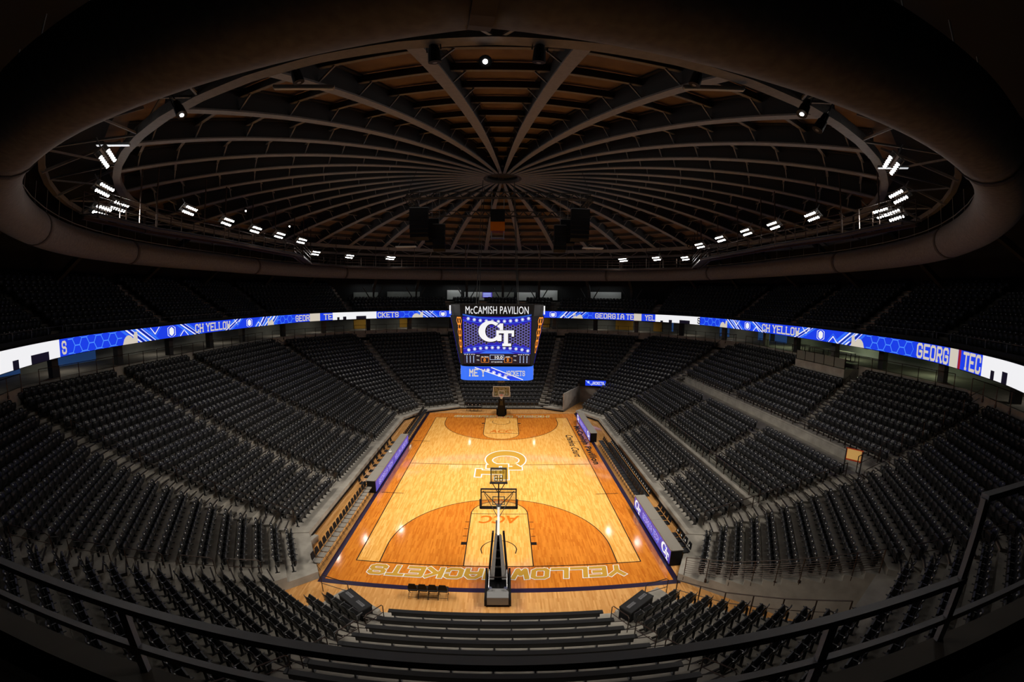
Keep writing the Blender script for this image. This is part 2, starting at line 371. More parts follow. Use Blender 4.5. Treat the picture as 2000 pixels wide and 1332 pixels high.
# ---- aisle stairs
def stairs(name_label, pts, zfun, steps, half=.55):
    """half-height steps along an aisle; pts(s) -> centre, direction along the rows, outward"""
    m = MB(); nz = MB()
    for (s, z, dz) in steps:
        c, t, n = pts(s)
        A = lambda ds, dt: (c[0] + n[0] * ds + t[0] * dt, c[1] + n[1] * ds + t[1] * dt)
        m.prism([A(-.40, -half), A(0.0, -half), A(0.0, half), A(-.40, half)], z, z + dz / 2)
        for ds, zz in ((-.40, z + dz / 2), (0.0, z + dz)):
            nz.prism([A(ds - .012, -half), A(ds + .05, -half), A(ds + .05, half), A(ds - .012, half)], zz - .05, zz + .006)
    o = m.build('aisle_stairs', M['concrete'], kind='structure', label=name_label)
    nz.build('step_nosing', M['nosing'], o)
    return o
n_st = 0
for nme, f in FACES.items():
    if nme == 'near_end': pass
    for (tf, u0, u1, half) in f.aisles:
        st = []
        for i in range(1, len(f.rows)):
            s0, s1, z, ss = f.rows[i]; zp = f.rows[i - 1][2]
            if s0 > u0 + .1 and s0 < u1 and z - zp > .1: st.append((s0, zp, z - zp))
        stairs('concrete aisle stairs up the %s stand' % nme.replace('_', ' '), (lambda s, f=f, tf=tf: (W(f, s, tf(s)), f.t, f.n)), None, st, half - .05)
names = list(FACES)
for i, nme in enumerate(names):     # stairs on the mitres between faces
    f, g = FACES[nme], FACES[names[(i + 1) % 12]]
    st = []
    full = {'far_right_outer': 6.2, 'near_right_inner': 9.2, 'near_left_outer': 2.4}.get(nme, 0)
    for k in range(1, min(len(f.rows), len(g.rows))):
        s0, s1, z, ss = g.rows[k] if nme != 'right_side' and not (g.name == 'right_side') else (g if g.name != 'right_side' else f).rows[k]
        q = g if g.name != 'right_side' else f
        zp = q.rows[k - 1][2]
        if s0 < full: continue
        st.append((s0, max(zp, zprof(f, s0 - .1), zprof(g, s0 - .1)), .3))
    ang = R(30 * i + 15); nn = np.array([math.cos(ang), math.sin(ang)]); tt = np.array([-nn[1], nn[0]]); v = np.array(V[(i + 1) % 12])
    stairs('concrete corner aisle stairs between the %s and %s stands' % (nme.replace('_', ' '), g.name.replace('_', ' ')), (lambda s, v=v, nn=nn, tt=tt: (v + nn * s / math.cos(R(15)), tt, nn)), None, st, .55)
# ---- rings (concourse, upper deck)
def ring(ds):
    out = []
    for i in range(12):
        f, g = FACES[names[i]], FACES[names[(i + 1) % 12]]
        A = np.array([f.n, g.n]); out.append(tuple(np.linalg.solve(A, [ds[i], ds[(i + 1) % 12]])))
    return out   # vertex i lies between face i and i+1
def D(side, outer, inner, end): return [side if n.endswith('side') else outer if n.endswith('outer') else inner if n.endswith('inner') else end for n in names]
def strip(m, A, za, B, zb, skip=()):
    for i in range(12):
        if (i + 1) % 12 in skip: continue
        j = (i + 1) % 12; m.poly([(*A[i], za), (*A[j], za), (*B[j], zb), (*B[i], zb)])
    return m
topS = [FACES[n].d + FACES[n].S for n in names]
RT = ring(topS); RC = ring([d + .12 for d in topS]); RW = ring([d + 6.0 for d in topS])
NEAR = (8, 9, 10)
CZ = 8.9
m = MB(); strip(m, RT, 8.0, RT, CZ + .1); strip(m, RT, CZ + .1, RC, CZ + .1); strip(m, RC, CZ + .1, RC, CZ)
m.build('wall_concourse_curb', M['concrete'], kind='structure', label='low concrete curb round the top of the lower stands')
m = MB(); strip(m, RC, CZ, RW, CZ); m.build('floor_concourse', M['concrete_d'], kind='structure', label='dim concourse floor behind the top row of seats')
m = MB(); strip(m, RW, CZ, RW, 11.3); m.build('wall_concourse', M['wall'], kind='structure', label='grey back wall of the concourse under the upper deck')
RU = ring(D(27.6, 30.75, 32.1, 32.5))
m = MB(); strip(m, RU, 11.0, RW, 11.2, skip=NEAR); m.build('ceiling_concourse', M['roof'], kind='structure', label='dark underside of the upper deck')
# upper deck terraces
UP = {}
for i, nme in enumerate(names):
    f = FACES[nme]; d0 = D(27.6, 30.75, 32.1, 32.5)[i]
    if i in NEAR: continue
    nr = 9 if (nme.endswith('side') or nme.endswith('outer')) else 4
    if nme in ('near_left_outer', 'near_right_outer'): nr = 7
    rows = []
    for k in range(nr): rows.append((0 if k == 0 else .62 + .8 * k, .62 + .8 * (k + 1), 11.75 + .47 * k, 1.0 + .8 * k))
    if nr == 4: rows.append((rows[-1][1], rows[-1][1] + 3.5, 13.3, None))
    UP[nme] = (d0, rows)
dU = D(27.6, 30.75, 32.1, 32.5)
def ulim(i, s):   # t limits of face i at upper offset s (mitre with neighbours moving out by the same s)
    f = FACES[names[i]]; g, h = FACES[names[(i - 1) % 12]], FACES[names[(i + 1) % 12]]
    a = np.linalg.solve(np.array([f.n, g.n]), [dU[i] + s, dU[(i - 1) % 12] + s]); b = np.linalg.solve(np.array([f.n, h.n]), [dU[i] + s, dU[(i + 1) % 12] + s])
    return float(a @ f.t), float(b @ f.t)
def WU(i, s, t, z=None):
    f = FACES[names[i]]; p = f.n * (dU[i] + s) + f.t * t
    return (p[0], p[1]) if z is None else (p[0], p[1], z)
for i, nme in enumerate(names):
    if nme not in UP: continue
    d0, rows = UP[nme]; m = MB()
    for (s0, s1, z, ss) in rows:
        a0, a1 = ulim(i, s0); b0, b1 = ulim(i, s1)
        m.prism([WU(i, s0, a0), WU(i, s1, b0), WU(i, s1, b1), WU(i, s0, a1)], 11.25, z)
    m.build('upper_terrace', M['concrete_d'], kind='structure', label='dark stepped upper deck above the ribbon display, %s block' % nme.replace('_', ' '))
RB = ring([d + .15 for d in dU]); m = MB(); strip(m, RU, 11.0, RU, 12.15, skip=NEAR); strip(m, RU, 12.15, RB, 12.15, skip=NEAR); strip(m, RB, 12.15, RB, 11.7, skip=NEAR)
m.build('wall_parapet', M['steel_d'], kind='structure', label='dark parapet along the front of the upper deck')
RO = ring([d + (8.1 if names[i].endswith('side') or names[i].endswith('outer') else 7.4) for i, d in enumerate(dU)])
RO2 = ring([d + 8.6 for d in dU])
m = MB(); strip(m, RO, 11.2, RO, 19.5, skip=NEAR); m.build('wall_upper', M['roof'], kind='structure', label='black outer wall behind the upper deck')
m = MB()
m.prism([(-30, -33.9 - 4), (30, -33.9 - 4), (30, -32.25), (-30, -32.25)], 10.8, 11.25)
m.build('floor_balcony', M['roof'], kind='structure', label='dark balcony floor behind the near guard rail')
m = MB(); m.prism([(-30, -32.25), (30, -32.25), (30, -32.05), (-30, -32.05)], 10.8, 11.36)
m.build('trim_balcony_curb', M['concrete_d'], kind='structure', label='concrete curb under the near guard rail')
m = MB(); m.prism([(-34, -39), (34, -39), (34, -38), (-34, -38)], 0, 20); m.build('wall_near', M['roof'], kind='structure', label='black wall behind the balcony')
# event floor
m = MB(); m.prism([(x, y) for x, y in V], -.1, 0.0); m.prism([W(FACES['far_right_inner'], 0, 1.9), W(FACES['far_right_inner'], 0, .2), W(FACES['far_right_inner'], 9, -2.3), W(FACES['far_right_inner'], 9, 1.9)][::-1], -.1, -.002)
m.prism([W(FACES['near_right_inner'], 0, -1.9), W(FACES['near_right_inner'], 0, -.2), W(FACES['near_right_inner'], 9, 2.2), W(FACES['near_right_inner'], 9, -1.9)], -.1, -.002)
m.prism([W(FACES['near_left_inner'], 0, 2.3), W(FACES['near_left_inner'], 0, .2), W(FACES['near_left_inner'], 2.3, -.3), W(FACES['near_left_inner'], 2.3, 2.3)][::-1], -.1, -.002)
m.build('floor', M['apron'], kind='structure', label='pale wooden event floor around the basketball court')
m = MB()
for i, nme in enumerate(names):
    f = FACES[nme]
    if nme == 'near_end': continue
    a, b = f.t0, f.t1
    for (va, vb, u0, u1) in f.voids:
        if va < -50: a = vb
        else: b = va
    m.prism([W(f, -.03, a), W(f, .0, a), W(f, .0, b), W(f, -.03, b)], 0.0, .16)
m.build('baseboard_stand', M['blackp'], kind='structure', label='black strip along the foot of the stands')
# ================================================================ COURT
court = thing('basketball_court', (0, 0, 0), label='glossy orange maple basketball court with painted lines and gold lettering', cat='court')
def flat(name, P, z, mt, parent=court, label=None):
    m = MB()
    for i, q in enumerate(P): m.poly([(p[0], p[1], z + 2e-5 * i) for p in q])
    o = m.build(name, mt, parent, label=label); return o
def rectp(x0, y0, x1, y1): return [(x0, y0), (x1, y0), (x1, y1), (x0, y1)]
flat('stained_apron', [rectp(-8.75, -16.2, 8.85, 16.2)], .003, M['stain'], label='dark orange stained border of the court')
flat('playing_surface', [rectp(-7.62, -14.325, 7.62, 14.325)], .006, M['maple'], label='light maple playing surface')
def arc3(sgn, r=6.325, n=48, x3=6.325, cy=12.75):
    pts = []
    for k in range(n + 1):
        a = PI * k / n; pts.append((math.cos(a) * r, sgn * (cy - math.sin(a) * r)))
    return [(r, sgn * 14.325)] + pts + [(-r, sgn * 14.325)]
for sg in (-1, 1):
    flat('three_point_area', [arc3(sg)], .009, M['stain'], label='dark orange stained three point area')
    key = [(1.83, sg * 14.325), (1.83, sg * 8.535)] + [(1.83 * math.cos(a), sg * (8.535 - 1.83 * math.sin(a))) for a in np.linspace(0, PI, 25)] + [(-1.83, sg * 8.535), (-1.83, sg * 14.325)]
    flat('key', [key], .012, M['maple'], label='light maple free throw lane')
def lines2d(polys, wd=.05):
    out = []
    for ln in polys:
        for i in range(len(ln) - 1):
            a, b = np.array(ln[i], float), np.array(ln[i + 1], float); d = b - a; L = np.hypot(*d); d /= L; n = np.array([-d[1], d[0]]) * wd / 2
            out.append([a - n - d * wd * .3, b - n + d * wd * .3, b + n + d * wd * .3, a + n - d * wd * .3])
    return out
LN = [[(-7.62, -14.325), (7.62, -14.325), (7.62, 14.325), (-7.62, 14.325), (-7.62, -14.325)], [(-7.62, 0), (7.62, 0)]]
for sg in (-1, 1):
    LN += [arc3(sg), [(1.83, sg * 14.325), (1.83, sg * 8.535), (-1.83, sg * 8.535), (-1.83, sg * 14.325)], [(1.83 * math.cos(a), sg * (8.535 - 1.83 * math.sin(a))) for a in np.linspace(0, PI, 25)],
           [(.92, sg * 13.1)] + [(1.0 * math.cos(a), sg * (12.75 - 1.0 * math.sin(a))) for a in np.linspace(0.05, PI - .05, 17)] + [(-.92, sg * 13.1)]]
    for xx in (-1, 1):
        for yy in (11.3, 10.45, 9.6): LN.append([(xx * 1.9, sg * yy), (xx * 2.12, sg * yy)])
        LN.append([(xx * 7.62, sg * 5.8), (xx * 8.5, sg * 5.8)])
        LN.append([(xx * 6.9, sg * 5.8), (xx * 7.62, sg * 5.8)])
flat('boundary_line', lines2d(LN, .055), .015, M['line'])
for x in (-2.16, 1.86):
    for y in (-12.1, 12.1): flat('lane_block', [rectp(x, y - .15, x + .3, y + .15)], .0155, M['line'])
flat('border_band', [rectp(-9.0, -16.5, 9.1, -16.17), rectp(-9.0, -16.17, -8.7, 16.3), rectp(8.8, -16.17, 9.1, 16.3), rectp(-9.0, 16.3, 9.1, 16.38)], .0045, M['navy'], label='navy painted band round the court border')
def court_word(txt, x0, x1, y0, y1, flip, name, label, slant=.12):
    for ex, z, mt, nm in ((.62, .0165, M['white'], '_outline'), (0., .021, M['gold'], '')):
        P, wd = word2d(txt, 1., th=1.85, wf=1.25, gap=2.3, extra=ex); bb = (-.08, wd + .08, 0, 1.)
        P = [[(p[0] + slant * p[1], p[1]) for p in q] for q in P]
        P = fit2d(P, bb, x0, x1, y0, y1)
        if flip: P = [[(-p[0], y0 + y1 - p[1]) for p in q] for q in P]
        flat(name + nm, P, z, mt, label=('white outline of the ' if ex else 'gold ') + label)
court_word('YELLOW JACKETS', -6.6, 6.6, -15.42, -14.56, True, 'baseline_lettering', 'YELLOW JACKETS lettering on the near baseline')
court_word('GEORGIA TECH', -5.5, 5.5, 14.6, 15.35, False, 'baseline_lettering', 'GEORGIA TECH lettering on the far baseline')
for ex, z, mt, nm, lb in ((7, .0165, M['white'], 'center_logo_outline', 'white outline of the centre court logo'), (0., .018, M['gold'], 'center_logo', 'gold interlocking letter logo at centre court')):
    P = [[(p[1] * 2.05 + .1, -p[0] * 3.2 + .15) for p in q] for q in gt_logo(ex)]; flat(nm, P, z, mt, label=lb)
P, bb = font2d('ACC', 1., shear=.25, offset=.02)
flat('lane_lettering', fit2d(P, bb, -1.25, 1.25, 8.75, 9.75), .0165, M['orange'], label='orange ACC lettering in the far lane')
flat('lane_lettering', [[(-p[0], -p[1]) for p in q] for q in fit2d(P, bb, -1.3, 1.3, 8.75, 9.75)], .0165, M['orange'], label='orange ACC lettering in the near lane')
P, bb = font2d('McCamish Pavilion', 1., offset=.03, space=1.08)
flat('sideline_lettering', [[(7.95 + (1 - p[1]) * .62 if 0 else 8.52 - (1 - p[1]) * .0 - (1 - p[1]) * .0 - (.62 - p[1] * .62), p[0]) for p in q] for q in [[(-(a[0]), a[1]) for a in q] for q in fit2d(P, bb, -11.0, .1, 0, 1)]], .0165, M['line'], label='black McCamish Pavilion lettering by the right sideline')
P, bb = font2d('Cremins Court', 1., shear=.35, offset=.012)
flat('sideline_lettering', [[(7.25 - (.7 - p[1] * .7), -p[0]) for p in q] for q in fit2d(P, bb, -7.9, -1.7, 0, 1)], .0165, M['line'], label='black slanted Cremins Court lettering inside the right sideline')
# ================================================================ SEATS
def seat_parts():
    """template of one fold-up arena seat; x along the row, -y towards the court, origin on the tread under the backrest"""
    back = MB(); nx, nz = 6, 6
    def bp(i, j, side):
        u = i / nx * 2 - 1; vv = j / nz; hw = .25 * (1 if vv < .62 else math.sqrt(max(0, 1 - ((vv - .62) / .42) ** 2)) * .55 + .45)
        x = u * hw; z = .40 + .50 * vv; y = -.02 + .13 * vv + .045 * u * u * -1 + (.028 if side else 0) - .02 * math.sin(PI * vv)
        return (x, y, z)
    for side in (0, 1):
        b = len(back.v)
        for j in range(nz + 1):
            for i in range(nx + 1): back.v.append(bp(i, j, side))
        for j in range(nz):
            for i in range(nx):
                q = (b + j * (nx + 1) + i, b + j * (nx + 1) + i + 1, b + (j + 1) * (nx + 1) + i + 1, b + (j + 1) * (nx + 1) + i)
                back.f.append(q if side else q[::-1]); back.m.append(0)
    n1 = (nx + 1) * (nz + 1)
    edge = [i for i in range(nx + 1)] + [(j + 1) * (nx + 1) - 1 for j in range(1, nz + 1)] + [nz * (nx + 1) + i for i in range(nx - 1, -1, -1)] + [j * (nx + 1) for j in range(nz - 1, 0, -1)]
    for k in range(len(edge)):
        a, b = edge[k], edge[(k + 1) % len(edge)]; back.f.append((a, b, b + n1, a + n1)); back.m.append(0)
    pan = MB()   # folded up: a slightly bowed slab standing in front of the backrest
    prof = [(-.06, .26), (-.14, .27), (-.215, .42), (-.25, .60), (-.245, .72), (-.19, .745), (-.14, .62), (-.09, .45)]
    ws = [.20, .215, .232, .235, .21, .20, .225, .22]
    for i in range(len(prof)): y_, z_ = prof[i]; pan.v += [(-ws[i], y_, z_), (ws[i], y_, z_)]
    npf = len(prof)
    for i in range(npf): j = (i + 1) % npf; pan.f.append((2 * i, 2 * i + 1, 2 * j + 1, 2 * j)); pan.m.append(0)
    pan.f.append(tuple(2 * i for i in range(npf))); pan.m.append(0); pan.f.append(tuple(2 * i + 1 for i in range(npf - 1, -1, -1))); pan.m.append(0)
    arm = MB(); arm.box((-.265, -.17, .63), (.045, .34, .03)); arm.box((-.265, -.02, .52), (.03, .05, .24))
    ped = MB(); ped.box((-.265, .0, .22), (.035, .09, .44)); ped.box((-.265, -.02, .015), (.06, .22, .03)); ped.box((0, -.04, .40), (.5, .05, .04))
    gdot = MB(); gdot.tube([(0, .085, .80), (0, .058, .816), (0, .046, .824)], [.034, .032, .014], 8)  # small disc in place of a specular glint
    return back, pan, arm, ped, gdot
SB, SP, SA, SD, SN = seat_parts()
me_back = SB.mesh('backrest', M['seat'], True); me_pan = SP.mesh('seat_pan', M['seat_pan']); me_arm = SA.mesh('armrest', M['greylt']); me_arm.materials[0] = M['arm']; me_ped = SD.mesh('pedestal', M['black']); me_glint = SN.mesh('glint_dot', M['glint'])
SEATS = []   # x, y, z, rotation, face, row number, seat number in the row, seats in that piece, gap piece
def row_segments(f, s, k):
    a, b = lim(f, s); a += f.g0; b -= f.g1
    for (va, vb, u0, u1) in f.voids:
        if u0 - .3 < s < u1 + .35:
            if va < -50: a = max(a, vb + .15)
            else: b = min(b, va - .12)
    cuts = sorted([(tf(s) - h, tf(s) + h) for (tf, u0, u1, h) in f.aisles if u0 <= s <= u1])
    segs = []
    for c0, c1 in cuts: segs.append((a, c0)); a = c1
    segs.append((a, b)); return segs
for nme, f in FACES.items():
    if nme == 'near_end': continue
    kk = 0
    for (s0, s1, z, ss) in f.rows:
        if ss is None: continue
        for gi, (a, b) in enumerate(row_segments(f, ss, kk)):
            n = int((b - a) / .53)
            if n < 1 or (nme == 'right_side' and ss > 17.2 and gi == 1): continue
            st = (b - a) / n if n > 2 else .53
            st = min(st, .56); off = (b - a - st * n) / 2
            for q in range(n):
                p = W(f, ss, a + off + st * (q + .5)); SEATS.append((p[0], p[1], z, f.phi - PI / 2, nme, kk, q, n, gi, 0))
        kk += 1
for i, nme in enumerate(names):
    if nme not in UP: continue
    d0, rows = UP[nme]; f = FACES[nme]
    L0, L1 = ulim(i, 0)
    ncut = {True: 3, False: 1}[nme.endswith('side')]
    for k, (s0, s1, z, ss) in enumerate(rows):
        if ss is None: continue
        a, b = ulim(i, ss); a += .6; b -= .6; cuts = []
        if nme.endswith('side'): cuts = [-6.0, 3.2]
        if nme.endswith('end'): cuts = [-3.2, 3.2]
        segs = []; 
        for c in cuts: segs.append((a, c - .6)); a = c + .6
        segs.append((a, b))
        for gi, (a_, b_) in enumerate(segs):
            n = int((b_ - a_) / .54)
            for q in range(n):
                p = WU(i, ss, a_ + (b_ - a_ - n * .54) / 2 + .54 * (q + .5)); SEATS.append((p[0], p[1], z, f.phi - PI / 2, nme, k, q, n, gi, 1))
def project(x, y, z):
    d = np.array([x, y, z]) - CAM; a, b, c = d @ c_r, d @ c_u, d @ c_f; rr = math.hypot(a, b); k = 2 * math.tan(math.atan2(rr, c) / 2) * 834.72 / max(rr, 1e-9)
    return 1000 + a * k, 666 - b * k
vis = []
for i, sx in enumerate(SEATS):
    u, v = project(sx[0], sx[1], sx[2] + .6)
    if -15 < u < 2015 and -15 < v < 1345 and not (sx[9]):
        # behind the balcony edge: not seen
        d = math.dist(sx[:3], CAM); yb = (-32.05 - CAM[1]) / (sx[1] - CAM[1]) if sx[1] > -32 else 9
        zb = CAM[2] + (sx[2] + .8 - CAM[2]) * yb
        if sx[1] > -32 and zb > 11.36: vis.append((d, i))
vis.sort(); NEARSET = [i for d, i in vis[:300]]
near_of = set(NEARSET)
print('seats', len(SEATS), 'visible lower', len(vis), 'radius of individual seats', vis[299][0])
BLK = {'near_left_inner': 'corner block left of benches', 'near_right_inner': 'corner block right of benches', 'near_left_outer': 'near left block facing corner',
       'near_right_outer': 'near right block above ramp', 'left_side': 'left sideline block', 'right_side': 'right sideline block'}
ROWTXT = lambda k: ORD[k]
for i in NEARSET:
    x, y, z, rz, nme, k, q, n, gi, up = SEATS[i]
    # count seats in from the aisle nearest the benches
    qq = (n - 1 - q) if nme in ('near_left_inner', 'near_left_outer', 'left_side') and False else q
    if nme.startswith('near_left') or nme == 'left_side': cnt = n - 1 - q
    else: cnt = q
    lb = 'black seat, %s from the %s aisle, %s row up, %s' % (ORD[cnt], 'bench side' if nme.endswith('inner') else 'camera side', ORD[k], BLK[nme] + ('' if (gi == (0 if nme != 'left_side' else 2)) or nme.startswith('near') else ' past aisle'))
    t = thing('arena_seat', (x, y, z), rz, label=lb, cat='seat', group='individual fold-up seats of the near stands')
    child(t, 'backrest', me_back); child(t, 'seat_pan', me_pan); child(t, 'armrest', me_arm); child(t, 'pedestal', me_ped); child(t, 'glint_dot', me_glint, 'small white round painted-on button')
def mass(name, idx, mats, tmpl, **kw):
    V0 = []; F0 = []; M0 = []
    for mi, mb in tmpl:
        b = len(V0); V0 += mb.v; F0 += [tuple(b + j for j in ff) for ff in mb.f]; M0 += [mi] * len(mb.f)
    V0 = np.array(V0, np.float32); nv = len(V0); N = len(idx)
    loops = np.array([j for ff in F0 for j in ff], np.int32); ltot = np.array([len(ff) for ff in F0], np.int32); nl = len(loops); nf = len(F0)
    allv = np.empty((N, nv, 3), np.float32)
    for a, i in enumerate(idx):
        x, y, z, rz = SEATS[i][:4]; c, s_ = math.cos(rz), math.sin(rz)
        allv[a, :, 0] = V0[:, 0] * c - V0[:, 1] * s_ + x; allv[a, :, 1] = V0[:, 0] * s_ + V0[:, 1] * c + y; allv[a, :, 2] = V0[:, 2] + z
    me = bpy.data.meshes.new(name); me.vertices.add(N * nv); me.loops.add(N * nl); me.polygons.add(N * nf)
    me.vertices.foreach_set('co', allv.ravel())
    me.loops.foreach_set('vertex_index', (loops[None, :] + (np.arange(N, dtype=np.int32) * nv)[:, None]).ravel())
    lt = np.tile(ltot, N); me.polygons.foreach_set('loop_start', np.concatenate([[0], np.cumsum(lt)[:-1]]).astype(np.int32))
    me.polygons.foreach_set('material_index', np.tile(np.array(M0, np.int32), N))
    for m_ in mats: me.materials.append(m_)
    me.update(calc_edges=True); me.validate()
    o = bpy.data.objects.new(name, me); COL.objects.link(o); tag(o, **kw); return o
mass('arena_seat', [i for i in range(len(SEATS)) if i not in near_of], [M['seat'], M['seat_pan'], M['black'], M['glint']],
     [(0, SB), (1, SP), (0, SA), (2, SD), (3, SN)], kind='stuff', label='thousands of folded black seats filling the far stands and upper deck', cat='seats', group='fold-up seats of the far stands')
# ================================================================ BLEACHER BENCHES on the near end
f = FACES['near_end']
for k, (s0, s1, z, ss) in enumerate(f.rows):
    if k > 10: break
    s = .38 + .87 * k; hw = [4.66, 4.92, 5.1, 5.35, 5.55, 5.8, 6.0, 6.2, 6.4, 6.65, 6.9][k]
    y = -18.4 - s; x0, x1 = -hw - .04, hw - .12
    t = thing('bleacher_bench', ((x0 + x1) / 2, y, z), 0, label='long backless black bench, %s row up from the near baseline' % ORD[k], cat='bench', group='bleacher benches behind the near basket')
    L = x1 - x0
    m = MB(); m.box((0, 0, .45), (L, .2, .05)); m.box((0, .09, .405), (L, .02, .05)); m.build('seat_plank', M['black'], t)
    m = MB(); m.box((0, -.09, .34), (L - .3, .02, .17)); m.build('back_panel', M['grey'] if 0 else M['seat_pan'], t)
    nb = 8 if k < 3 else 9
    mb = MB(); mb.box((0, 0, .21), (.06, .06, .42)); mb.box((0, 0, .41), (.05, .19, .04)); mb.box((0, 0, .015), (.1, .22, .03)); me = mb.mesh('bracket', M['railgrey'])
    for j in range(nb):
        c = child(t, 'bracket', me); c.location = (-L / 2 + .25 + (L - .5) * j / (nb - 1), 0, 0)
m = MB()
for k in range(1, 12):
    s0, s1, z, ss = f.rows[k]; a0, a1 = lim(f, s0)
    m.prism([W(f, s0 - .02, a0), W(f, s0 + .03, a0), W(f, s0 + .03, a1), W(f, s0 - .02, a1)], z - .05, z + .006)
m.build('trim_nosing', M['nosing'], kind='structure', label='dark rubber nosing strips on the treads under the benches')
# nosing lines on the other near treads (stair cuts beside the benches)
# ================================================================ FOLDING CHAIRS
def chair_parts(dots=False):
    s = MB(); s.box((0, -.02, .45), (.44, .42, .05)); 
    b = MB()
    for j in range(5):
        z0, z1 = .56 + .07 * j, .56 + .07 * (j + 1); w0 = .21 * (1 if j < 3 else (1 - .10 * (j - 2))); w1 = .21 * (1 if j < 2 else (1 - .10 * (j - 1)))
        y0, y1 = .19 + .012 * j, .19 + .012 * (j + 1)
        b.hexa([(-w0, y0, z0), (w0, y0, z0), (w0, y0 + .03, z0), (-w0, y0 + .03, z0), (-w1, y1, z1), (w1, y1, z1), (w1, y1 + .03, z1), (-w1, y1 + .03, z1)])
    fr = MB()
    for sx in (-.22, .22):
        fr.bar((sx, -.22, 0), (sx, .2, .62), .012); fr.bar((sx, .24, 0), (sx, -.2, .44), .012)
    fr.bar((-.22, -.18, .06), (.22, -.18, .06), .01); fr.bar((-.22, .2, .08), (.22, .2, .08), .01)
    em = MB(); lay(em, hex2d(0, .72, .075), lambda x, y, dz: (x, .248 + dz, y)); lay(em, hex2d(0, .72, .075), lambda x, y, dz: (x, .185 - dz, y))
    return s.mesh('seat', M['tabletop']), b.mesh('backrest', M['blackp'], False), fr.mesh('frame', M['black']), em.mesh('emblem', M['white'])
cs, cb, cf, ce = chair_parts()
cs_dark = cs.copy(); cs_dark.materials[0] = M['black']
def chair(x, y, rz, label, group, emblem=False, dark=False):
    t = thing('folding_chair', (x, y, .02), rz, label=label, cat='chair', group=group)
    child(t, 'seat', cs_dark if dark else cs); child(t, 'backrest', cb); child(t, 'frame', cf)
    if emblem: child(t, 'emblem', ce, 'white letter emblem')
    return t
# chairs face -y locally; +X facing => rotate 90
for k in range(18): chair(-9.38, -15.35 + .54 * k, R(90), 'black folding chair, %s from the near end of the bench row left of the court' % ORD[k], 'team chairs along the near left sideline')
for k in range(20): chair(-9.15, 5.5 + .54 * k, R(90), 'black folding chair, %s beyond the left scorers table' % ORD[k], 'team chairs along the far left sideline', dark=True)
for k in range(9): chair(-10.05, -5.4 + 1.15 * k, R(90), 'black folding chair behind the left scorers table, %s from its near end' % ORD[k], 'chairs behind the left scorers table', dark=True)
for k in range(23): chair(9.55, -7.4 + .54 * k, R(-90), 'black folding chair, %s beyond the near right table along the right sideline' % ORD[k], 'team chairs along the right sideline', dark=True)
for k in range(4): chair(10.15, -14.3 + .56 * k, R(-90), 'black folding chair with white emblem, %s from the near end of the right table' % ORD[k], 'emblem chairs behind the near right table', True, True)
for k in range(4): chair(10.15, -11.2 + .62 * k, R(-90), 'plain black folding chair, %s beyond the emblem chairs behind the right table' % ORD[k], 'plain chairs behind the near right table', dark=True)
for k in range(26): chair(10.15, -7.2 + .44 * k, R(-90), 'black folding chair in the rear row, %s beyond the near right table' % ORD[k], 'second row of chairs along the right sideline', True, True)
for k in range(4): chair(-3.95 + .47 * k, -16.95, R(180), 'black folding chair on the near baseline, %s from the left' % ORD[k], 'chairs on the near baseline', dark=True)
for k in range(4): chair(-4.1 + .47 * k, 17.4, 0, 'black folding chair with white emblem by the far stand, %s from the left' % ORD[k], 'emblem chairs by the far stand', True, True)
# ================================================================ SCORERS TABLES
def led_table(x, y0, y1, side, n_sec, label, words, grp='led fronted courtside tables'):
    """side +1: the lit front faces +X (table on the left sideline)"""
    L = y1 - y0; cy = (y0 + y1) / 2
    t = thing('scorers_table', (x, cy, .02), 0, label=label, cat='table', group=grp)
    for j in range(n_sec):
        l = L / n_sec; c = -L / 2 + l * (j + .5)
        m = MB(); m.box((0, c, .93), (.72, l - .02, .04)); m.box((side * .33, c, .965), (.06, l - .02, .05)); m.build('table_top', M['tabletop'], t)
    m = MB(); m.box((side * .30, 0, .46), (.08, L - .02, .90)); m.box((0, -L / 2 + .03, .46), (.62, .05, .9)); m.box((0, L / 2 - .03, .46), (.62, .05, .9)); m.build('cabinet', M['blackp'], t)
    m = MB(); X = side * .345
    m.poly([(X, -L / 2 + .05, .08), (X, L / 2 - .05, .08), (X, L / 2 - .05, .88), (X, -L / 2 + .05, .88)])
    fn = lambda u, v, dz: (X + side * (.004 + dz), (u if side > 0 else -u), .08 + v)
    for u in np.arange(-L / 2 + .5, L / 2 - .5, .9): lay(m, strokes2d([[(u - .3, .05), (u + .25, .75)]], .04), fn, 1)
    for wd, u0, u1 in words:
        if wd == 'GT': lay(m, [[(u0 + (p[0] + 1) / 2 * (u1 - u0), .4 + p[1] * .36) for p in q] for q in gt_logo(0)], lambda u, v, dz: fn(u, v, dz + .003), 2)
        else:
            P, w_ = word2d(wd, 1.); lay(m, fit2d(P, (0, w_, 0, 1), u0, u1, .2, .6), lambda u, v, dz: fn(u, v, dz + .003), 3)
    m.build('led_panel', [M['led_violet'], M['led_mid'], M['led_white'], M['led_lilac']], t, label='lit blue and violet display front')
    return t
led_table(-9.2, -6.05, 4.95, 1, 4, 'long table with violet lit display front on the left sideline', [('GEORGIA TECH', -4.6, -.6), ('YELLOW JACKETS', .3, 4.8)])
led_table(9.35, -15.0, -8.15, -1, 2, 'long table with blue lit display front at the near right of the court', [('GT', 2.0, 3.2), ('GEORGIA TECH', -1.5, 1.5), ('GT', -3.2, -2.0)])
led_table(9.0, 5.5, 13.3, -1, 2, 'table with lit display front at the far right of the court', [('GT', 2.4, 3.6), ('GEORGIA TECH', -1.8, 1.8), ('GT', -3.6, -2.4)])
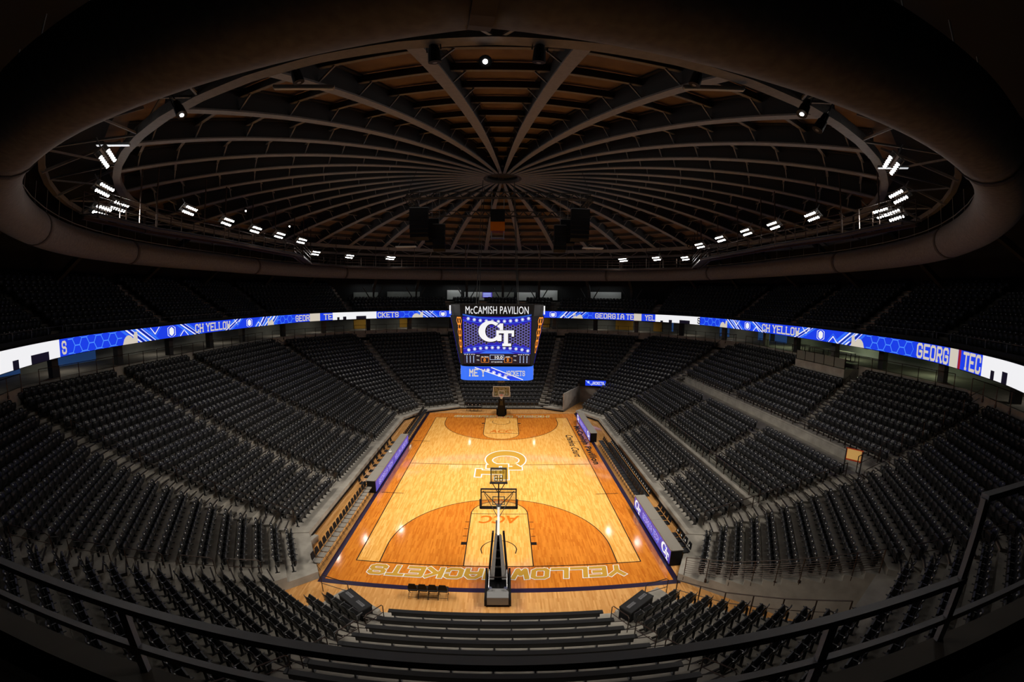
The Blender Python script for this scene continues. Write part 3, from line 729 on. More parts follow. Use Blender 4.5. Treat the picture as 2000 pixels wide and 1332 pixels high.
# laptop-like controls on the left table
t = thing('camera_control', (-9.25, -.2, .99), .3, label='small white control unit lying on the left scorers table', cat='device')
m = MB(); m.box((0, 0, .05), (.22, .3, .08)); m.build('casing', M['white'], t); m = MB(); m.box((.0, .02, .16), (.03, .22, .16)); m.build('screen', M['white'], t)
# ================================================================ BASKETBALL GOALS
def goal(sg, label):
    t = thing('basketball_goal', (0, sg * 14.325, .02), 0 if sg < 0 else PI, label=label, cat='basketball hoop', group='portable basketball goals')
    # local: court is +y, base behind -y
    m = MB()
    for sx in (-.56, .56): m.hexa([(sx - .05, -3.25, .05), (sx + .05, -3.25, .05), (sx + .05, -1.2, .05), (sx - .05, -1.2, .05), (sx - .05, -3.25, .42), (sx + .05, -3.25, .42), (sx + .05, -1.2, .75), (sx - .05, -1.2, .75)])
    m.box((0, -2.1, .12), (1.1, 2.2, .12)); m.build('base', M['blackp'], t)
    m = MB(); m.box((0, -3.1, .33), (.98, .3, .42)); m.hexa([(-.5, -2.95, .1), (.5, -2.95, .1), (.5, -2.45, .1), (-.5, -2.45, .1), (-.5, -2.95, .52), (.5, -2.95, .52), (.5, -2.45, .45), (-.5, -2.45, .45)]); m.build('counterweight_box', M['grey'], t, label='grey counterweight box')
    for sx in (-.36, .36):
        m = MB(); m.cyl((sx, -2.62, .5), .09, .13, 16); m.build('lamp_cover', M['chrome'], t)
    m = MB()
    for sx in (-.42, .42): m.bar((sx, -2.6, .55), (sx, -1.35, .8), .035, 8)
    m.bar((-.42, -1.9, .7), (.42, -1.9, .7), .03, 8); m.build('push_bar', M['chrome'], t)
    m = MB()
    for sx in (-1, 1): m.hexa([(sx * .30 - .11, -1.75, .45), (sx * .30 + .11, -1.75, .45), (sx * .28 + .11, -1.35, .40), (sx * .28 - .11, -1.35, .40), (sx * .10 - .06, -.55, 2.28), (sx * .10 + .06, -.55, 2.28), (sx * .10 + .06, -.25, 2.1), (sx * .10 - .06, -.25, 2.1)])
    for q in (.2, .42, .62, .85): m.box((0, -1.45 + 1.1 * q, .5 + 1.65 * q), (.62 - .42 * q, .06, .08))
    m.build('main_arm', M['steel'], t, label='tapered grey steel main arm')
    m = MB()
    for sx in (-.47, .47): m.hexa([(sx - .05, -1.75, .2), (sx + .05, -1.75, .2), (sx + .05, -1.1, .2), (sx - .05, -1.1, .2), (sx * .56 - .05, -.55, 2.4), (sx * .56 + .05, -.55, 2.4), (sx * .56 + .05, -.1, 2.25), (sx * .56 - .05, -.1, 2.25)])
    m.build('side_padding', M['blackp'], t)
    m = MB(); m.hexa([(-.4, -1.2, .2), (.4, -1.2, .2), (.4, -.95, .2), (-.4, -.95, .2), (-.12, -.2, 2.1), (.12, -.2, 2.1), (.12, -.1, 2.05), (-.12, -.1, 2.05)]); m.build('inner_plate', M['black'], t)
    m = MB(); m.tube([(0, -.45, 2.15), (0, .4, 2.6), (0, 1.08, 2.93)], .06, 4); m.build('upper_arm', M['white'], t, label='white square upper arm')
    m = MB(); m.tube([(-.13, -.4, 1.75), (-.1, .5, 2.5)], .04, 8); m.build('hydraulic_cylinder', M['black'], t)
    m = MB(); m.box((0, 1.12, 2.98), (.24, .1, .3)); m.build('hinge_plate', M['grey'], t)
    yb = 1.22; W2, z0, z1 = .915, 2.9, 3.97
    fr = MB()
    for sx in (-1, 1): fr.box((sx * W2, yb - .03, (z0 + z1) / 2), (.06, .07, z1 - z0))
    for z in (z0, z1): fr.box((0, yb - .03, z), (2 * W2 + .06, .07, .06))
    bf = fr.build('backboard_frame', M['steel_d'] if sg < 0 else M['greylt'], t)
    m = MB(); m.box((0, yb, (z0 + z1) / 2), (2 * W2, .012, z1 - z0)); bb_ = m.build('backboard', M['glass'], t, label='clear glass backboard')
    m = MB()
    for (x0, x1, za, zb) in ((-.305, .305, 3.05, 3.50), (-W2, W2, z0, z1)):
        for q in lines2d([[(x0, za), (x1, za), (x1, zb), (x0, zb), (x0, za)]], .05): m.poly([(p[0], yb + .012, p[1]) for p in q])
    m.build('target_line', M['white'], t)
    m = MB()
    for sx in (-.99, .99): m.box((sx * .97, yb - .01, 3.1), (.1, .12, .5))
    m.box((0, yb - .01, 2.87), (1.98, .12, .12)); m.build('edge_padding', M['steel_d'] if sg < 0 else M['greylt'], t)
    m = MB()
    for sx in (-1, 1):
        m.bar((0, yb - .12, 2.98), (sx * .8, yb - .1, 3.88), .022, 6); m.bar((sx * .05, .55, 2.7), (sx * .75, yb - .1, 3.75), .018, 6)
    m.bar((-.88, yb - .1, 3.82), (.88, yb - .1, 3.82), .025, 6); m.bar((0, yb - .12, 2.9), (0, yb - .12, 4.4), .035, 8); m.build('support_tubes', M['black'], t)
    m = MB(); ring_ = [(math.cos(a) * .228, yb + .38 + math.sin(a) * .228, 3.05) for a in np.linspace(0, 2 * PI, 25)[:-1]]
    m.tube(ring_, .011, 6, closed=True); m.box((0, yb + .08, 3.03), (.16, .14, .05)); rim = m.build('rim', M['rim'], t, label='orange rim')
    m = MB()
    for k in range(12):
        a = 2 * PI * k / 12
        for d in (-1, 1):
            pth = [(math.cos(a + d * .26 * j) * (.225 - .04 * j), yb + .38 + math.sin(a + d * .26 * j) * (.225 - .04 * j), 3.03 - .11 * j) for j in range(4)]
            m.tube(pth, .004, 4)
    m.build('net', M['net'], rim, label='white net')
    # shot clock above
    m = MB(); zc = 4.78; yc = yb - .15
    for sx in (-.39, .39): m.box((sx, yc, zc), (.05, .12, .8))
    m.box((0, yc, zc + .4), (.84, .16, .05)); m.box((0, yc, zc - .4), (.92, .2, .05))
    for sx in (-.34, .34): m.bar((sx, yc, zc - .4), (0, yc, zc - 1.0), .022, 6)
    clk = m.build('shot_clock', M['steel_d'], t, label='see-through shot clock frame above the backboard')
    m = MB()
    def seg8(cx, cz, w_, h_, th):
        P = strokes2d([[(cx - w_ / 2, cz - h_ / 2), (cx + w_ / 2, cz - h_ / 2), (cx + w_ / 2, cz + h_ / 2), (cx - w_ / 2, cz + h_ / 2), (cx - w_ / 2, cz - h_ / 2)], [(cx - w_ / 2, cz), (cx + w_ / 2, cz)]], th)
        for i, q in enumerate(P): m.poly([(p[0], yc - .01 - 2e-5 * i, p[1]) for p in q])
    for sx in (-.13, .13): seg8(sx, zc - .14, .13, .3, .035)
    for sx in (-.28, -.14, .10, .24): seg8(sx, zc + .22, .07, .14, .02)
    m.build('digit_segments', M['black'], clk)
    m = MB(); m.box((0, yc, zc), (.74, .01, .76)); m.build('clear_pane', M['glass'], clk)
    return t
goal(-1, 'portable basketball goal on the near baseline, seen from behind'); goal(1, 'portable basketball goal at the far end under the scoreboard')
# black padded column of the far goal is its folded base seen from the front
far_goal = [o for o in bpy.data.objects if o.name.startswith('basketball_goal')][-1]
m = MB(); m.hexa([(-.42, -1.6, .02), (.42, -1.6, .02), (.42, -.65, .02), (-.42, -.65, .02), (-.3, -.9, 2.2), (.3, -.9, 2.2), (.3, -.25, 2.2), (-.3, -.25, 2.2)]); m.build('front_padding', M['blackp'], far_goal, label='tall black front padding')
# ================================================================ ROAD CASES
for (x, y, rz, sd) in ((-6.25, -18.55, R(-38), 'left'), (6.1, -18.55, R(38), 'right')):
    t = thing('equipment_case', (x, y, .0), rz, label='black road case standing on the floor at the near %s corner' % sd, cat='case', group='black road cases beside the bleacher benches')
    m = MB(); m.box((0, 0, .42), (1.65, .62, .76)); m.build('case_body', M['blackp'], t)
    m = MB(); m.box((0, 0, .83), (1.67, .64, .06)); m.box((0, .31, .83), (1.69, .03, .08)); m.box((0, -.31, .83), (1.69, .03, .08)); m.build('lid', M['black'], t)
    for sx in (-.42, .42):
        m = MB(); m.box((sx, .0, .875), (.5, .16, .03)); m.tube([(sx - .2, 0, .88), (sx - .16, 0, .94), (sx + .16, 0, .94), (sx + .2, 0, .88)], .014, 6); m.build('handle', M['railgrey'], t)
# ================================================================ RIBBON DISPLAY
half = [(0, 31.4), (8, 30.5), (15, 27.5), (21.3, 22.6), (24.9, 16.6), (26.1, 9), (26.5, 0), (26.2, -8), (25, -15.2), (21.9, -21.4), (18.6, -25.6)]
def catmull(P, n=24):
    P = [np.array(p, float) for p in P]; P = [2 * P[0] - P[1]] + P + [2 * P[-1] - P[-2]]; o = []
    for i in range(1, len(P) - 2):
        for k in range(n):
            t = k / n; a, b, c, d = P[i - 1:i + 3]
            o.append(.5 * ((2 * b) + (-a + c) * t + (2 * a - 5 * b + 4 * c - d) * t * t + (-a + 3 * b - 3 * c + d) * t ** 3))
    o.append(P[-2]); return np.array(o)
RC_ = catmull([(-x, y) for x, y in half[::-1]] + half[1:])
RS_ = np.concatenate([[0], np.cumsum(np.hypot(*np.diff(RC_, axis=0).T))]); RLEN = RS_[-1]
RZ0, RH = 10.98, .98
def rib(s, h, off=0.):
    x, y = np.interp(s, RS_, RC_[:, 0]), np.interp(s, RS_, RC_[:, 1]); x2, y2 = np.interp(s + .2, RS_, RC_[:, 0]), np.interp(s + .2, RS_, RC_[:, 1]); x1, y1 = np.interp(s - .2, RS_, RC_[:, 0]), np.interp(s - .2, RS_, RC_[:, 1])
    dx, dy = x2 - x1, y2 - y1; L = math.hypot(dx, dy) or 1; nx, ny = dy / L, -dx / L     # inward, towards the court
    return (x + nx * off, y + ny * off, RZ0 + h)
ribbon = thing('ribbon_display', (0, 0, 0), label='long curved blue and white lit ribbon display along the upper deck front', cat='display')
m = MB(); ss = np.linspace(0, RLEN, 260)
for a, b in zip(ss[:-1], ss[1:]):
    for (h0, h1, o0, o1) in ((-.03, RH + .03, -.02, -.02), (RH + .03, RH + .03, -.0, -.5), (-.03, -.03, -.5, -.0)):
        if h0 == h1: m.poly([rib(a, h0, o0), rib(b, h0, o0), rib(b, h0, o1), rib(a, h0, o1)])
    m.poly([rib(a, -.03, -.5), rib(b, -.03, -.5), rib(b, RH + .03, -.5), rib(a, RH + .03, -.5)])
    m.poly([rib(a, RH + .03, 0), rib(b, RH + .03, 0), rib(b, RH, 0), rib(a, RH, 0)]); m.poly([rib(a, -.03, 0), rib(b, -.03, 0), rib(b, 0, 0), rib(a, 0, 0)])
m.build('housing', M['blackp'], ribbon)
SEG = [(0, 11.0, 'w'), (11.0, 17.6, 'b'), (17.6, 45.6, 'n'), (45.6, 47.3, 'c'), (47.3, 49.3, 'b'), (49.3, 55.95, 'w'), (55.95, 62.6, 'b'), (62.6, 87.2, 'n'), (87.2, 95.14, 'b'), (95.14, 96.3, 'c'), (96.3, 98.4, 'b'), (98.4, 105.6, 'w'), (105.6, 110.6, 'b'), (110.6, 131.6, 'n'), (131.6, 140.4, 'b'), (140.4, 141.3, 'c'), (141.3, 143.84, 'b'), (143.84, RLEN, 'w')]
MI = {'b': 0, 'w': 1, 'c': 2, 'n': 3, 'k': 4, 'm': 5, 'l': 6, 'r': 7}
RM = [M['led_blue'], M['led_white'], M['led_cream'], M['led_blue'], M['led_dark'], M['led_mid'], M['led_lines'], M['led_red']]
m = MB()
for (a, b, c) in SEG:
    n = max(1, int((b - a) / .5)); m.cur = MI[c]
    for k in range(n):
        s0, s1 = a + (b - a) * k / n, a + (b - a) * (k + 1) / n; m.poly([rib(s0, 0), rib(s1, 0), rib(s1, RH), rib(s0, RH)])
m.cur = 0; m.build('led_face', RM, ribbon, label='lit blue and white face')
orn = MB(); let = MB()
def rb(mb, P, c, off=.004): lay(mb, [[(min(max(p[0], 0), RLEN), min(max(p[1], 0), RH)) for p in q] for q in P], lambda s, h, dz: rib(s, h, off + dz), MI[c])
def hexes(s0, s1):
    r = .47; k = 0; x = s0 + .3
    while x < s1 - .1:
        for yy in ((.49 - .41, .49 + .41) if k % 2 else (.49 - .82, .49, .49 + .82)):
            for q in hex2d(x, yy, r, .032):
                if all(s0 - .1 <= p[0] <= s1 + .1 for p in q) and not (all(p[1] < 0 for p in q) or all(p[1] > RH for p in q)): rb(orn, [q], 'l', .003)
        x += r * 1.5; k += 1
for a, b in ((11.8, 17.3), (38.9, 43.0), (59.5, 62.3), (87.5, 89.1), (105.8, 110.2), (131.6, 136.8)): hexes(a, b)
def diag(s, d, w_, c, off=.005): rb(orn, [[(s, 0), (s + w_, 0), (s + w_ + d, RH), (s + d, RH)]], c, off)
def dbl(s, d):
    diag(s - .5, d, .35, 'm'); diag(s, d, .22, 'w', .006); diag(s + .35, d, .12, 'k'); diag(s + .62, d, .10, 'w', .006); diag(s + .85, d, .3, 'm')
for s, d in ((19.2, -1.6), (20.3, -1.6), (25.9, -1.9), (30.4, 1.9), (37.0, 1.3), (37.9, 1.1), (63.6, -1.4), (64.5, -1.2), (85.0, 1.3), (86.0, 1.2), (112.2, -1.4), (113.1, -1.3), (117.3, -1.8), (122.4, 2.0), (128.2, 1.5), (129.2, 1.3), (36.0, .9), (83.9, .9)): dbl(s, d)
for s in (22.94, 34.42, 66.03, 82.8, 114.73, 126.13):
    rb(orn, hex2d(s, .49, .62, None, PI / 2, .9), 'b', .010); rb(orn, hex2d(s, .49, .60, .08, PI / 2, .95), 'w', .012); rb(orn, hex2d(s, .49, .37, None, PI / 2, .9), 'w', .013)
    for d, up in ((-2.0, 1), (1.6, -1)):
        y0, y1 = (.95, .45) if up > 0 else (.05, .5)
        rb(orn, strokes2d([[(s + d - .5, y0), (s + d, y1), (s + d + .5, y0)]], .09), 'w', .009); rb(orn, strokes2d([[(s + d - .75, y0), (s + d, y1 - .22 * up), (s + d + .75, y0)]], .06), 'm', .008)
for a, b in ((17.3, 18.9), (37.7, 38.9), (61.3, 63.0), (85.9, 87.4), (109.4, 110.9), (130.0, 131.5)):
    n = 10
    for k in range(n):
        x0, x1 = a + (b - a) * k / n, a + (b - a) * (k + 1) / n; h = lambda q: .62 * math.sin(PI * min(1, q * 1.25)) ** .6 if q < .75 else .8
        q0, q1 = (k / n, (k + 1) / n) if a < 75 and a not in (37.7,) or a == 109.4 else (1 - k / n, 1 - (k + 1) / n)
        if a in (17.3, 61.3, 109.4, 130.0, 85.9, 37.7): rb(orn, [[(x0, 0), (x1, 0), (x1, h(q1)), (x0, h(q0))]], 'c', .014)
def rword(txt, s0, s1, c='c', h0=.1, h1=.86, slab=True, flat_=1.):
    P, wd = word2d(txt, 1., th=1.25, slab=slab); P = fit2d(P, (-.1, wd + .1, 0, 1), s0, s1, h0, h1); rb(let, P, c, .016)
rword('S', 11.2, 11.7); rword('CH YELLOW', 26.0, 31.2); rword('GEOR', 43.1, 45.55); rword('TE', 47.9, 49.2); rword('CKETS', 56.1, 59.3)
rword('GEORGIA', 89.25, 93.7); rword('TE', 94.0, 95.1); rword('YEL', 96.85, 98.3); rword('S', 105.2, 105.7, 'k'); rword('CH YELLOW', 117.3, 123.2); rword('GEORG', 136.95, 140.3, 'c', .04, .94); rword('TEC', 141.9, 143.75, 'c', .04, .94)
for (a, b, h) in ((6.1, 6.7, .42), (7.96, 9.84, .45), (50.0, 50.35, .35), (50.9, 51.4, .4), (52.9, 54.4, .42), (99.2, 99.6, .2), (100.5, 101.0, .35), (102.2, 103.9, .42), (144.75, 145.1, .4), (145.85, 146.4, .5)):
    rb(let, [[(a, 0), (b, 0), (b, h), (a, h)]], 'k', .006)
    if b - a > 1.2:
        k = a + .15
        while k < b - .2: rb(let, [[(k, 0), (k + .14, 0), (k + .14, .16), (k, .16)]], 'w', .008); k += .3
rb(let, [[(141.33, 0), (141.6, 0), (141.6, RH), (141.33, RH)]], 'r', .006)
orn.build('led_ornament', RM, ribbon, label='hexagons, stripes and chevrons on the display'); let.build('led_lettering', RM, ribbon, label='cream block lettering on the display')
# ================================================================ CENTRE SCOREBOARD
sb = thing('center_scoreboard', (-.27, 0, 0), label='hanging centre scoreboard with blue screens, white sign band and lower ring display', cat='scoreboard')
def octa(hw, ch, z): # half width of the screens face, corner chamfer
    a, b = hw, hw + ch; k = hw - .25 + ch * .55
    return [(a, -b + .0, z), (b, -a, z), (b, a, z), (a, b, z), (-a, b, z), (-b, a, z), (-b, -a, z), (-a, -b, z)]
def loft(m, A, B):
    for i in range(8): j = (i + 1) % 8; m.poly([A[i], A[j], B[j], B[i]])
m = MB(); T0, B0 = octa(2.5, .95, 12.56), octa(2.5, .22, 8.92); loft(m, B0, T0); m.poly(T0); m.poly(B0[::-1]); m.build('housing', M['blackp'], sb)
m = MB(); A = octa(2.62, .72, 12.56); B = octa(2.66, .75, 13.36); loft(m, A, B); m.poly(B); m.build('sign_band', M['black'], sb, label='black sign band round the top')
P, bb = font2d('McCAMISH PAVILION', 1., offset=0., space=1.04)
CAPS = fit2d(P, bb, -2.25, 2.25, 12.70, 13.24)
def face_fn(k, dist):   # k quarter turns; u to the right seen from outside, v up
    c, s = math.cos(PI / 2 * k), math.sin(PI / 2 * k)
    return lambda u, v, dz=0.: ((u * c + (dist + dz) * s), (u * s - (dist + dz) * c), v)
# screens lean with the housing: front plane runs from y=-(2.5+.95) at top to -(2.5+.22) at bottom
def lean(k, z): return 2.5 + .22 + (.95 - .22) * (z - 8.92) / (12.56 - 8.92)
for k in range(4):
    m = MB(); lay(m, CAPS, face_fn(k, 3.41)); m.build('sign_lettering', M['led_white'], sb, label='white McCAMISH PAVILION lettering')
    c, s = math.cos(PI / 2 * k), math.sin(PI / 2 * k)
    def fl(u, v, dz=0., k=k, c=c, s=s):
        d = lean(k, v) + .02 + dz; return (u * c + d * s, u * s - d * c, v)
    m = MB(); m.poly([fl(-2.45, 9.0), fl(2.45, 9.0), fl(2.45, 12.5), fl(-2.45, 12.5)])
    def sc(P, mi, dz): lay(m, P, lambda u, v, e: fl(u, v, dz + e), mi)
    for ix in range(-13, 14):      # honeycomb field
        for iz in range(-4, 5):
            cx, cz = ix * .19, 11.2 + iz * .21 + (.105 if ix % 2 else 0)
            if -2.4 < cx < 2.4 and abs(cz - 11.2) < .62 + .10 * cx * cx / 2: sc(hex2d(cx, cz, .115, .028), 1, .006)
    for ix in range(-13, 14):
        for iz in range(-4, 5):
            cx, cz = ix * .19, 11.2 + iz * .21 + (.105 if ix % 2 else 0)
            if -2.4 < cx < 2.4 and abs(cz - 11.2) < .62 + .10 * cx * cx / 2: sc(hex2d(cx, cz, .085), 4, .004)
    for sg in (-1, 1):             # curved bands with white hexagons
        for j in range(14):
            x0, x1 = -2.45 + .35 * j, -2.45 + .35 * (j + 1); f_ = lambda x, b: 11.2 + sg * (b + .045 * x * x)
            for b in (.78, 1.12, 1.18): sc([[(x0, f_(x0, b)), (x1, f_(x1, b)), (x1, f_(x1, b + .03)), (x0, f_(x0, b + .03))]], 5, .004)
        for j in range(-5, 6):
            x = j * .43 + .1
            if abs(x) < 2.3: sc(hex2d(x, 11.2 + sg * (.96 + .045 * x * x), .13, .03, 0), 3, .008); sc(hex2d(x, 11.2 + sg * (.96 + .045 * x * x), .08), 2, .009)
    sc([[(p[0] * 1.28 - .02, p[1] * .92 + 11.25) for p in q] for q in gt_logo(6)], 4, .012)
    sc([[(p[0] * 1.28 - .05, p[1] * .92 + 11.28) for p in q] for q in gt_logo(0)], 2, .016)
    sc([[(-2.45, 9.0), (2.45, 9.0), (2.45, 9.78), (-2.45, 9.78)]], 4, .004); sc([[(-1.3, 9.8), (1.3, 9.8), (.8, 9.95), (-.8, 9.95)]], 5, .004)
    for (tx, x0, x1, z0, z1, mi) in (('10.0', -.15, .42, 9.38, 9.62, 2), ('0', -.98, -.82, 9.18, 9.42, 6), ('0', .72, .88, 9.18, 9.42, 6), ('GA TECH', -1.15, -.62, 9.5, 9.58, 2), ('ARMY', .62, .98, 9.5, 9.58, 2), ('1ST QUARTER', -.42, .42, 9.1, 9.19, 2), ('FLS', -1.48, -1.28, 9.58, 9.66, 2), ('TOL', -1.48, -1.28, 9.25, 9.33, 2), ('FLS', 1.22, 1.42, 9.58, 9.66, 2), ('TOL', 1.22, 1.42, 9.25, 9.33, 2), ('PLR F PTS', -2.38, -1.6, 9.68, 9.75, 2), ('PLR F PTS', 1.55, 2.35, 9.68, 9.75, 2)):
        P, bb = font2d(tx, 1., offset=.02); sc(fit2d(P, bb, x0, x1, z0, z1), mi, .008)
    for x in (-2.2, -1.95, -1.7, 1.7, 1.95, 2.2):
        for r_ in range(5): sc([[(x - .03, 9.1 + r_ * .11), (x + .03, 9.1 + r_ * .11), (x + .03, 9.17 + r_ * .11), (x - .03, 9.17 + r_ * .11)]], 3, .008)
    sc(lines2d([[(-.5, 9.33), (.5, 9.33), (.5, 9.68), (-.5, 9.68), (-.5, 9.33)]], .03), 3, .009); sc(lines2d([[(-1.15, 9.12), (-.6, 9.12), (-.6, 9.47), (-1.15, 9.47), (-1.15, 9.12)], [(.55, 9.12), (1.1, 9.12), (1.1, 9.47), (.55, 9.47), (.55, 9.12)]], .02), 6, .009)
    m.build('video_screen', [M['led_deep'], M['led_grey'], M['led_white'], M['led_sky'], M['led_dark'], M['led_mid'], M['led_orange']], sb, label='lit video screen with white letter logo and score panel')
    # orange honeycomb on the corner panel to the right of this screen
    a0, a1 = T0[(0 - 2 * k) % 8], None
m = MB()
for i in range(0, 8, 2):
    p0, p1, q0, q1 = [Vector(v_) for v_ in (T0[i], T0[(i + 1) % 8], B0[i], B0[(i + 1) % 8])]
    nrm = Vector(((p0.x + p1.x), (p0.y + p1.y), 0)).normalized() * .02
    for z in np.arange(.32, .96, .115):
        for u in ((.16, .34) if i in (7, 3) else (.84, .66)) if int(round(z * 1000)) % 2 else ((.25,) if i in (7, 3) else (.75,)):
            for q in hex2d(u, z, .09, .028, 0, 1.6):
                pts = [(p0 * v_ + q0 * (1 - v_)) * (1 - x) + (p1 * v_ + q1 * (1 - v_)) * x + nrm for x, v_ in q]; m.poly([tuple(t_) for t_ in pts])
m.build('corner_pattern', M['led_orange'], sb, label='glowing orange honeycomb on the corner panels')
def rr(hw, r, z, n=5):
    out = []
    for q, (sx, sy) in enumerate(((1, -1), (1, 1), (-1, 1), (-1, -1))):
        for j in range(n + 1):
            a = -PI / 2 + PI / 2 * q + PI / 2 * j / n; out.append((sx * (hw - r) + r * math.cos(a), sy * (hw - r) + r * math.sin(a), z))
    return out
m = MB(); A, B = rr(2.72, .7, 7.72), rr(2.72, .7, 8.84); n = len(A)
for i in range(n): m.poly([A[i], A[(i + 1) % n], B[(i + 1) % n], B[i]])
m.poly(B); m.poly(A[::-1]); m.build('ring_housing', M['blackp'], sb)
m = MB(); A, B = rr(2.74, .7, 7.76), rr(2.74, .7, 8.80)
for i in range(n): m.poly([A[i], A[(i + 1) % n], B[(i + 1) % n], B[i]])
for k in range(4):
    fn = lambda u, v, dz=0., k=k: face_fn(k, 2.745)(u, v, dz)
    lay(m, [[(-1.6, 8.76), (.9, 7.8), (1.9, 7.8), (-.4, 8.76)]], fn, 3)
    lay(m, strokes2d([[(-1.6, 8.72), (.9, 7.84)], [(-.4, 8.72), (1.9, 7.84)]], .06), lambda u, v, dz: fn(u, v, .003 + dz), 1)
    for j in range(4): lay(m, hex2d(-.65 + .42 * j, 8.52 - .17 * j, .15, .03), lambda u, v, dz: fn(u, v, .004 + dz), 1); lay(m, hex2d(-.65 + .42 * j, 8.52 - .17 * j, .09), lambda u, v, dz: fn(u, v, .004 + dz), 1)
    P, wd = word2d('JACKETS', 1., slab=True); lay(m, fit2d(P, (0, wd, 0, 1), .6, 2.05, 8.1, 8.5), lambda u, v, dz: fn(u, v, .006 + dz), 2)
    P, wd = word2d('ME Y', 1., slab=True); lay(m, fit2d(P, (0, wd, 0, 1), -2.0, -.9, 8.05, 8.62), lambda u, v, dz: fn(u, v, .006 + dz), 2)
m.build('ring_display', [M['led_mid'], M['led_white'], M['led_cream'], M['led_blue']], sb, label='lit blue rounded ring display under the scoreboard')
m = MB()
for sx in (-1, 1):
    for sy in (-1, 1): m.bar((sx * 2.4, sy * 2.4, 8.8), (sx * 2.3, sy * 2.3, 9.0), .06); m.bar((sx * 1.6, sy * 1.6, 13.3), (sx * 1.2, sy * 1.2, 22.9), .03); m.bar((sx * .5, sy * .5, 7.75), (sx * .9, sy * .5, 7.2), .012)
m.build('hanger_cable', M['steel_d'], sb)
for sx in (-1, 1):
    m = MB(); m.box((sx * 3.42, -2.9, 12.98), (.09, .09, .62)); m.build('corner_light', M['led_white'], sb, label='small white vertical light at the sign corner')
# hoist box, truss and speaker clusters above
t = thing('hoist_box', (-.35, 1.0, 0), label='orange panelled hoist box hanging above the scoreboard', cat='hoist')
m = MB(); m.box((0, 0, 19.6), (1.15, 1.0, .75)); m.build('panel', M['orange'], t, label='orange panel')
m = MB(); m.box((0, 0, 20.5), (1.15, 1.0, 1.0)); m.build('upper_casing', M['blackp'], t)
m = MB(); 
for sx in (-.5, .5):
    for sy in (-.45, .45): m.bar((sx, sy, 18.6), (sx, sy, 22.8), .03)
m.box((0, 0, 18.7), (1.1, .9, .06)); m.build('frame', M['grey'], t)
def truss(m, a, b, h=.45, n=14, r=.03):
    a, b = Vector(a), Vector(b); d = (b - a).normalized(); sdir = d.cross(Vector((0, 0, 1))).normalized() * h / 2; up = Vector((0, 0, h))
    for o in (sdir, -sdir, up): m.bar(a + o, b + o, r * 1.3, 5)
    for k in range(n):
        p, q = a + (b - a) * k / n, a + (b - a) * (k + 1) / n; mid = (p + q) / 2
        m.bar(p + sdir, mid + up, r, 4); m.bar(mid + up, q + sdir, r, 4); m.bar(p - sdir, mid + up, r, 4); m.bar(p + sdir, q - sdir, r, 4)
t = thing('rigging_truss', (0, 0, 0), label='dark square rigging truss hanging under the dome', cat='truss')
cor = [(-7.1, -2.5), (6.6, -2.5), (6.6, 4.5), (-7.1, 4.5)]
for k in range(4):
    m = MB(); a, b = cor[k], cor[(k + 1) % 4]; truss(m, (*a, 21.2), (*b, 21.2), n=16 if k % 2 == 0 else 8); m.build('truss_beam', M['steel_d'], t)
m = MB()
for c in cor + [(-.3, -2.5), (-.3, 4.5)]: m.bar((*c, 21.5), (c[0] * .9, c[1] * .9, 23.5), .02)
m.build('hanger_cable', M['steel_d'], t)
for sx, sd in ((-1, 'left'), (1, 'right')):
    t = thing('speaker_cluster', (sx * 5.5 - .2, 1.0, 0), label='hanging cluster of black curved line array loudspeakers %s of the scoreboard' % sd, cat='speaker', group='loudspeaker clusters')
    for arr, (ax, ay, sc_, zt, nb) in enumerate(((sx * 1.0, -.6, 1.5, 20.9, 7), (sx * -.5, .4, 1.0, 19.7, 6), (sx * .3, 1.6, 1.2, 20.4, 6))):
        z = zt; y = ay; tilt = 0.
        for k in range(nb):
            m = MB(); m.box((ax, y, z), (sc_, .55, .34), mt=Matrix.Rotation(-tilt, 3, 'X')); m.build('speaker_box', M['blackp'], t); z -= .35; y += .03 * k; tilt += .07
        m = MB(); m.bar((ax, ay, zt + .2), (ax, ay, 22.6), .02); m.box((ax, ay, zt + .22), (sc_, .4, .06)); m.build('rigging_frame', M['grey'], t)
    m = MB(); m.box((sx * 2.2, .2, 18.05), (1.7, .5, .10)); m.build('lamp_bar', M['greylt'], t)
# ================================================================ DOME ROOF
DC = (0.0, .8); DA, DB, DZ, DH = 27.2, 24.9, 20.4, 3.2
def dome(rho, a, dz=0.): return (DC[0] + DA * rho * math.cos(a), DC[1] + DB * rho * math.sin(a), DZ + DH * (1 - rho * rho) + dz)
rhos = np.linspace(.052, 1.0, 22)
for k in range(36):
    a = R(5 + 10 * k); side = Vector((-math.sin(a), math.cos(a), 0)); m = MB()
    for (hw, z0, z1, mi) in ((.24, 0, .07, 0), (.04, .07, .95, 1), (.2, .95, 1.02, 1)):
        m.cur = mi; b = len(m.v)
        for rho in rhos:
            p = Vector(dome(rho, a))
            w_ = hw * min(1, .35 + rho * 1.3)
            for (sg, z) in ((-1, z0), (1, z0), (1, z1), (-1, z1)): q = p + side * sg * w_; m.v.append((q.x, q.y, q.z + z))
        for j in range(len(rhos) - 1):
            for e in range(4): g = (e + 1) % 4; m.f.append((b + j * 4 + e, b + j * 4 + g, b + (j + 1) * 4 + g, b + (j + 1) * 4 + e)); m.m.append(mi)
    m.build('ceiling_rib', [M['steel'], M['steel_d']], kind='structure', label='curved grey steel dome rib')
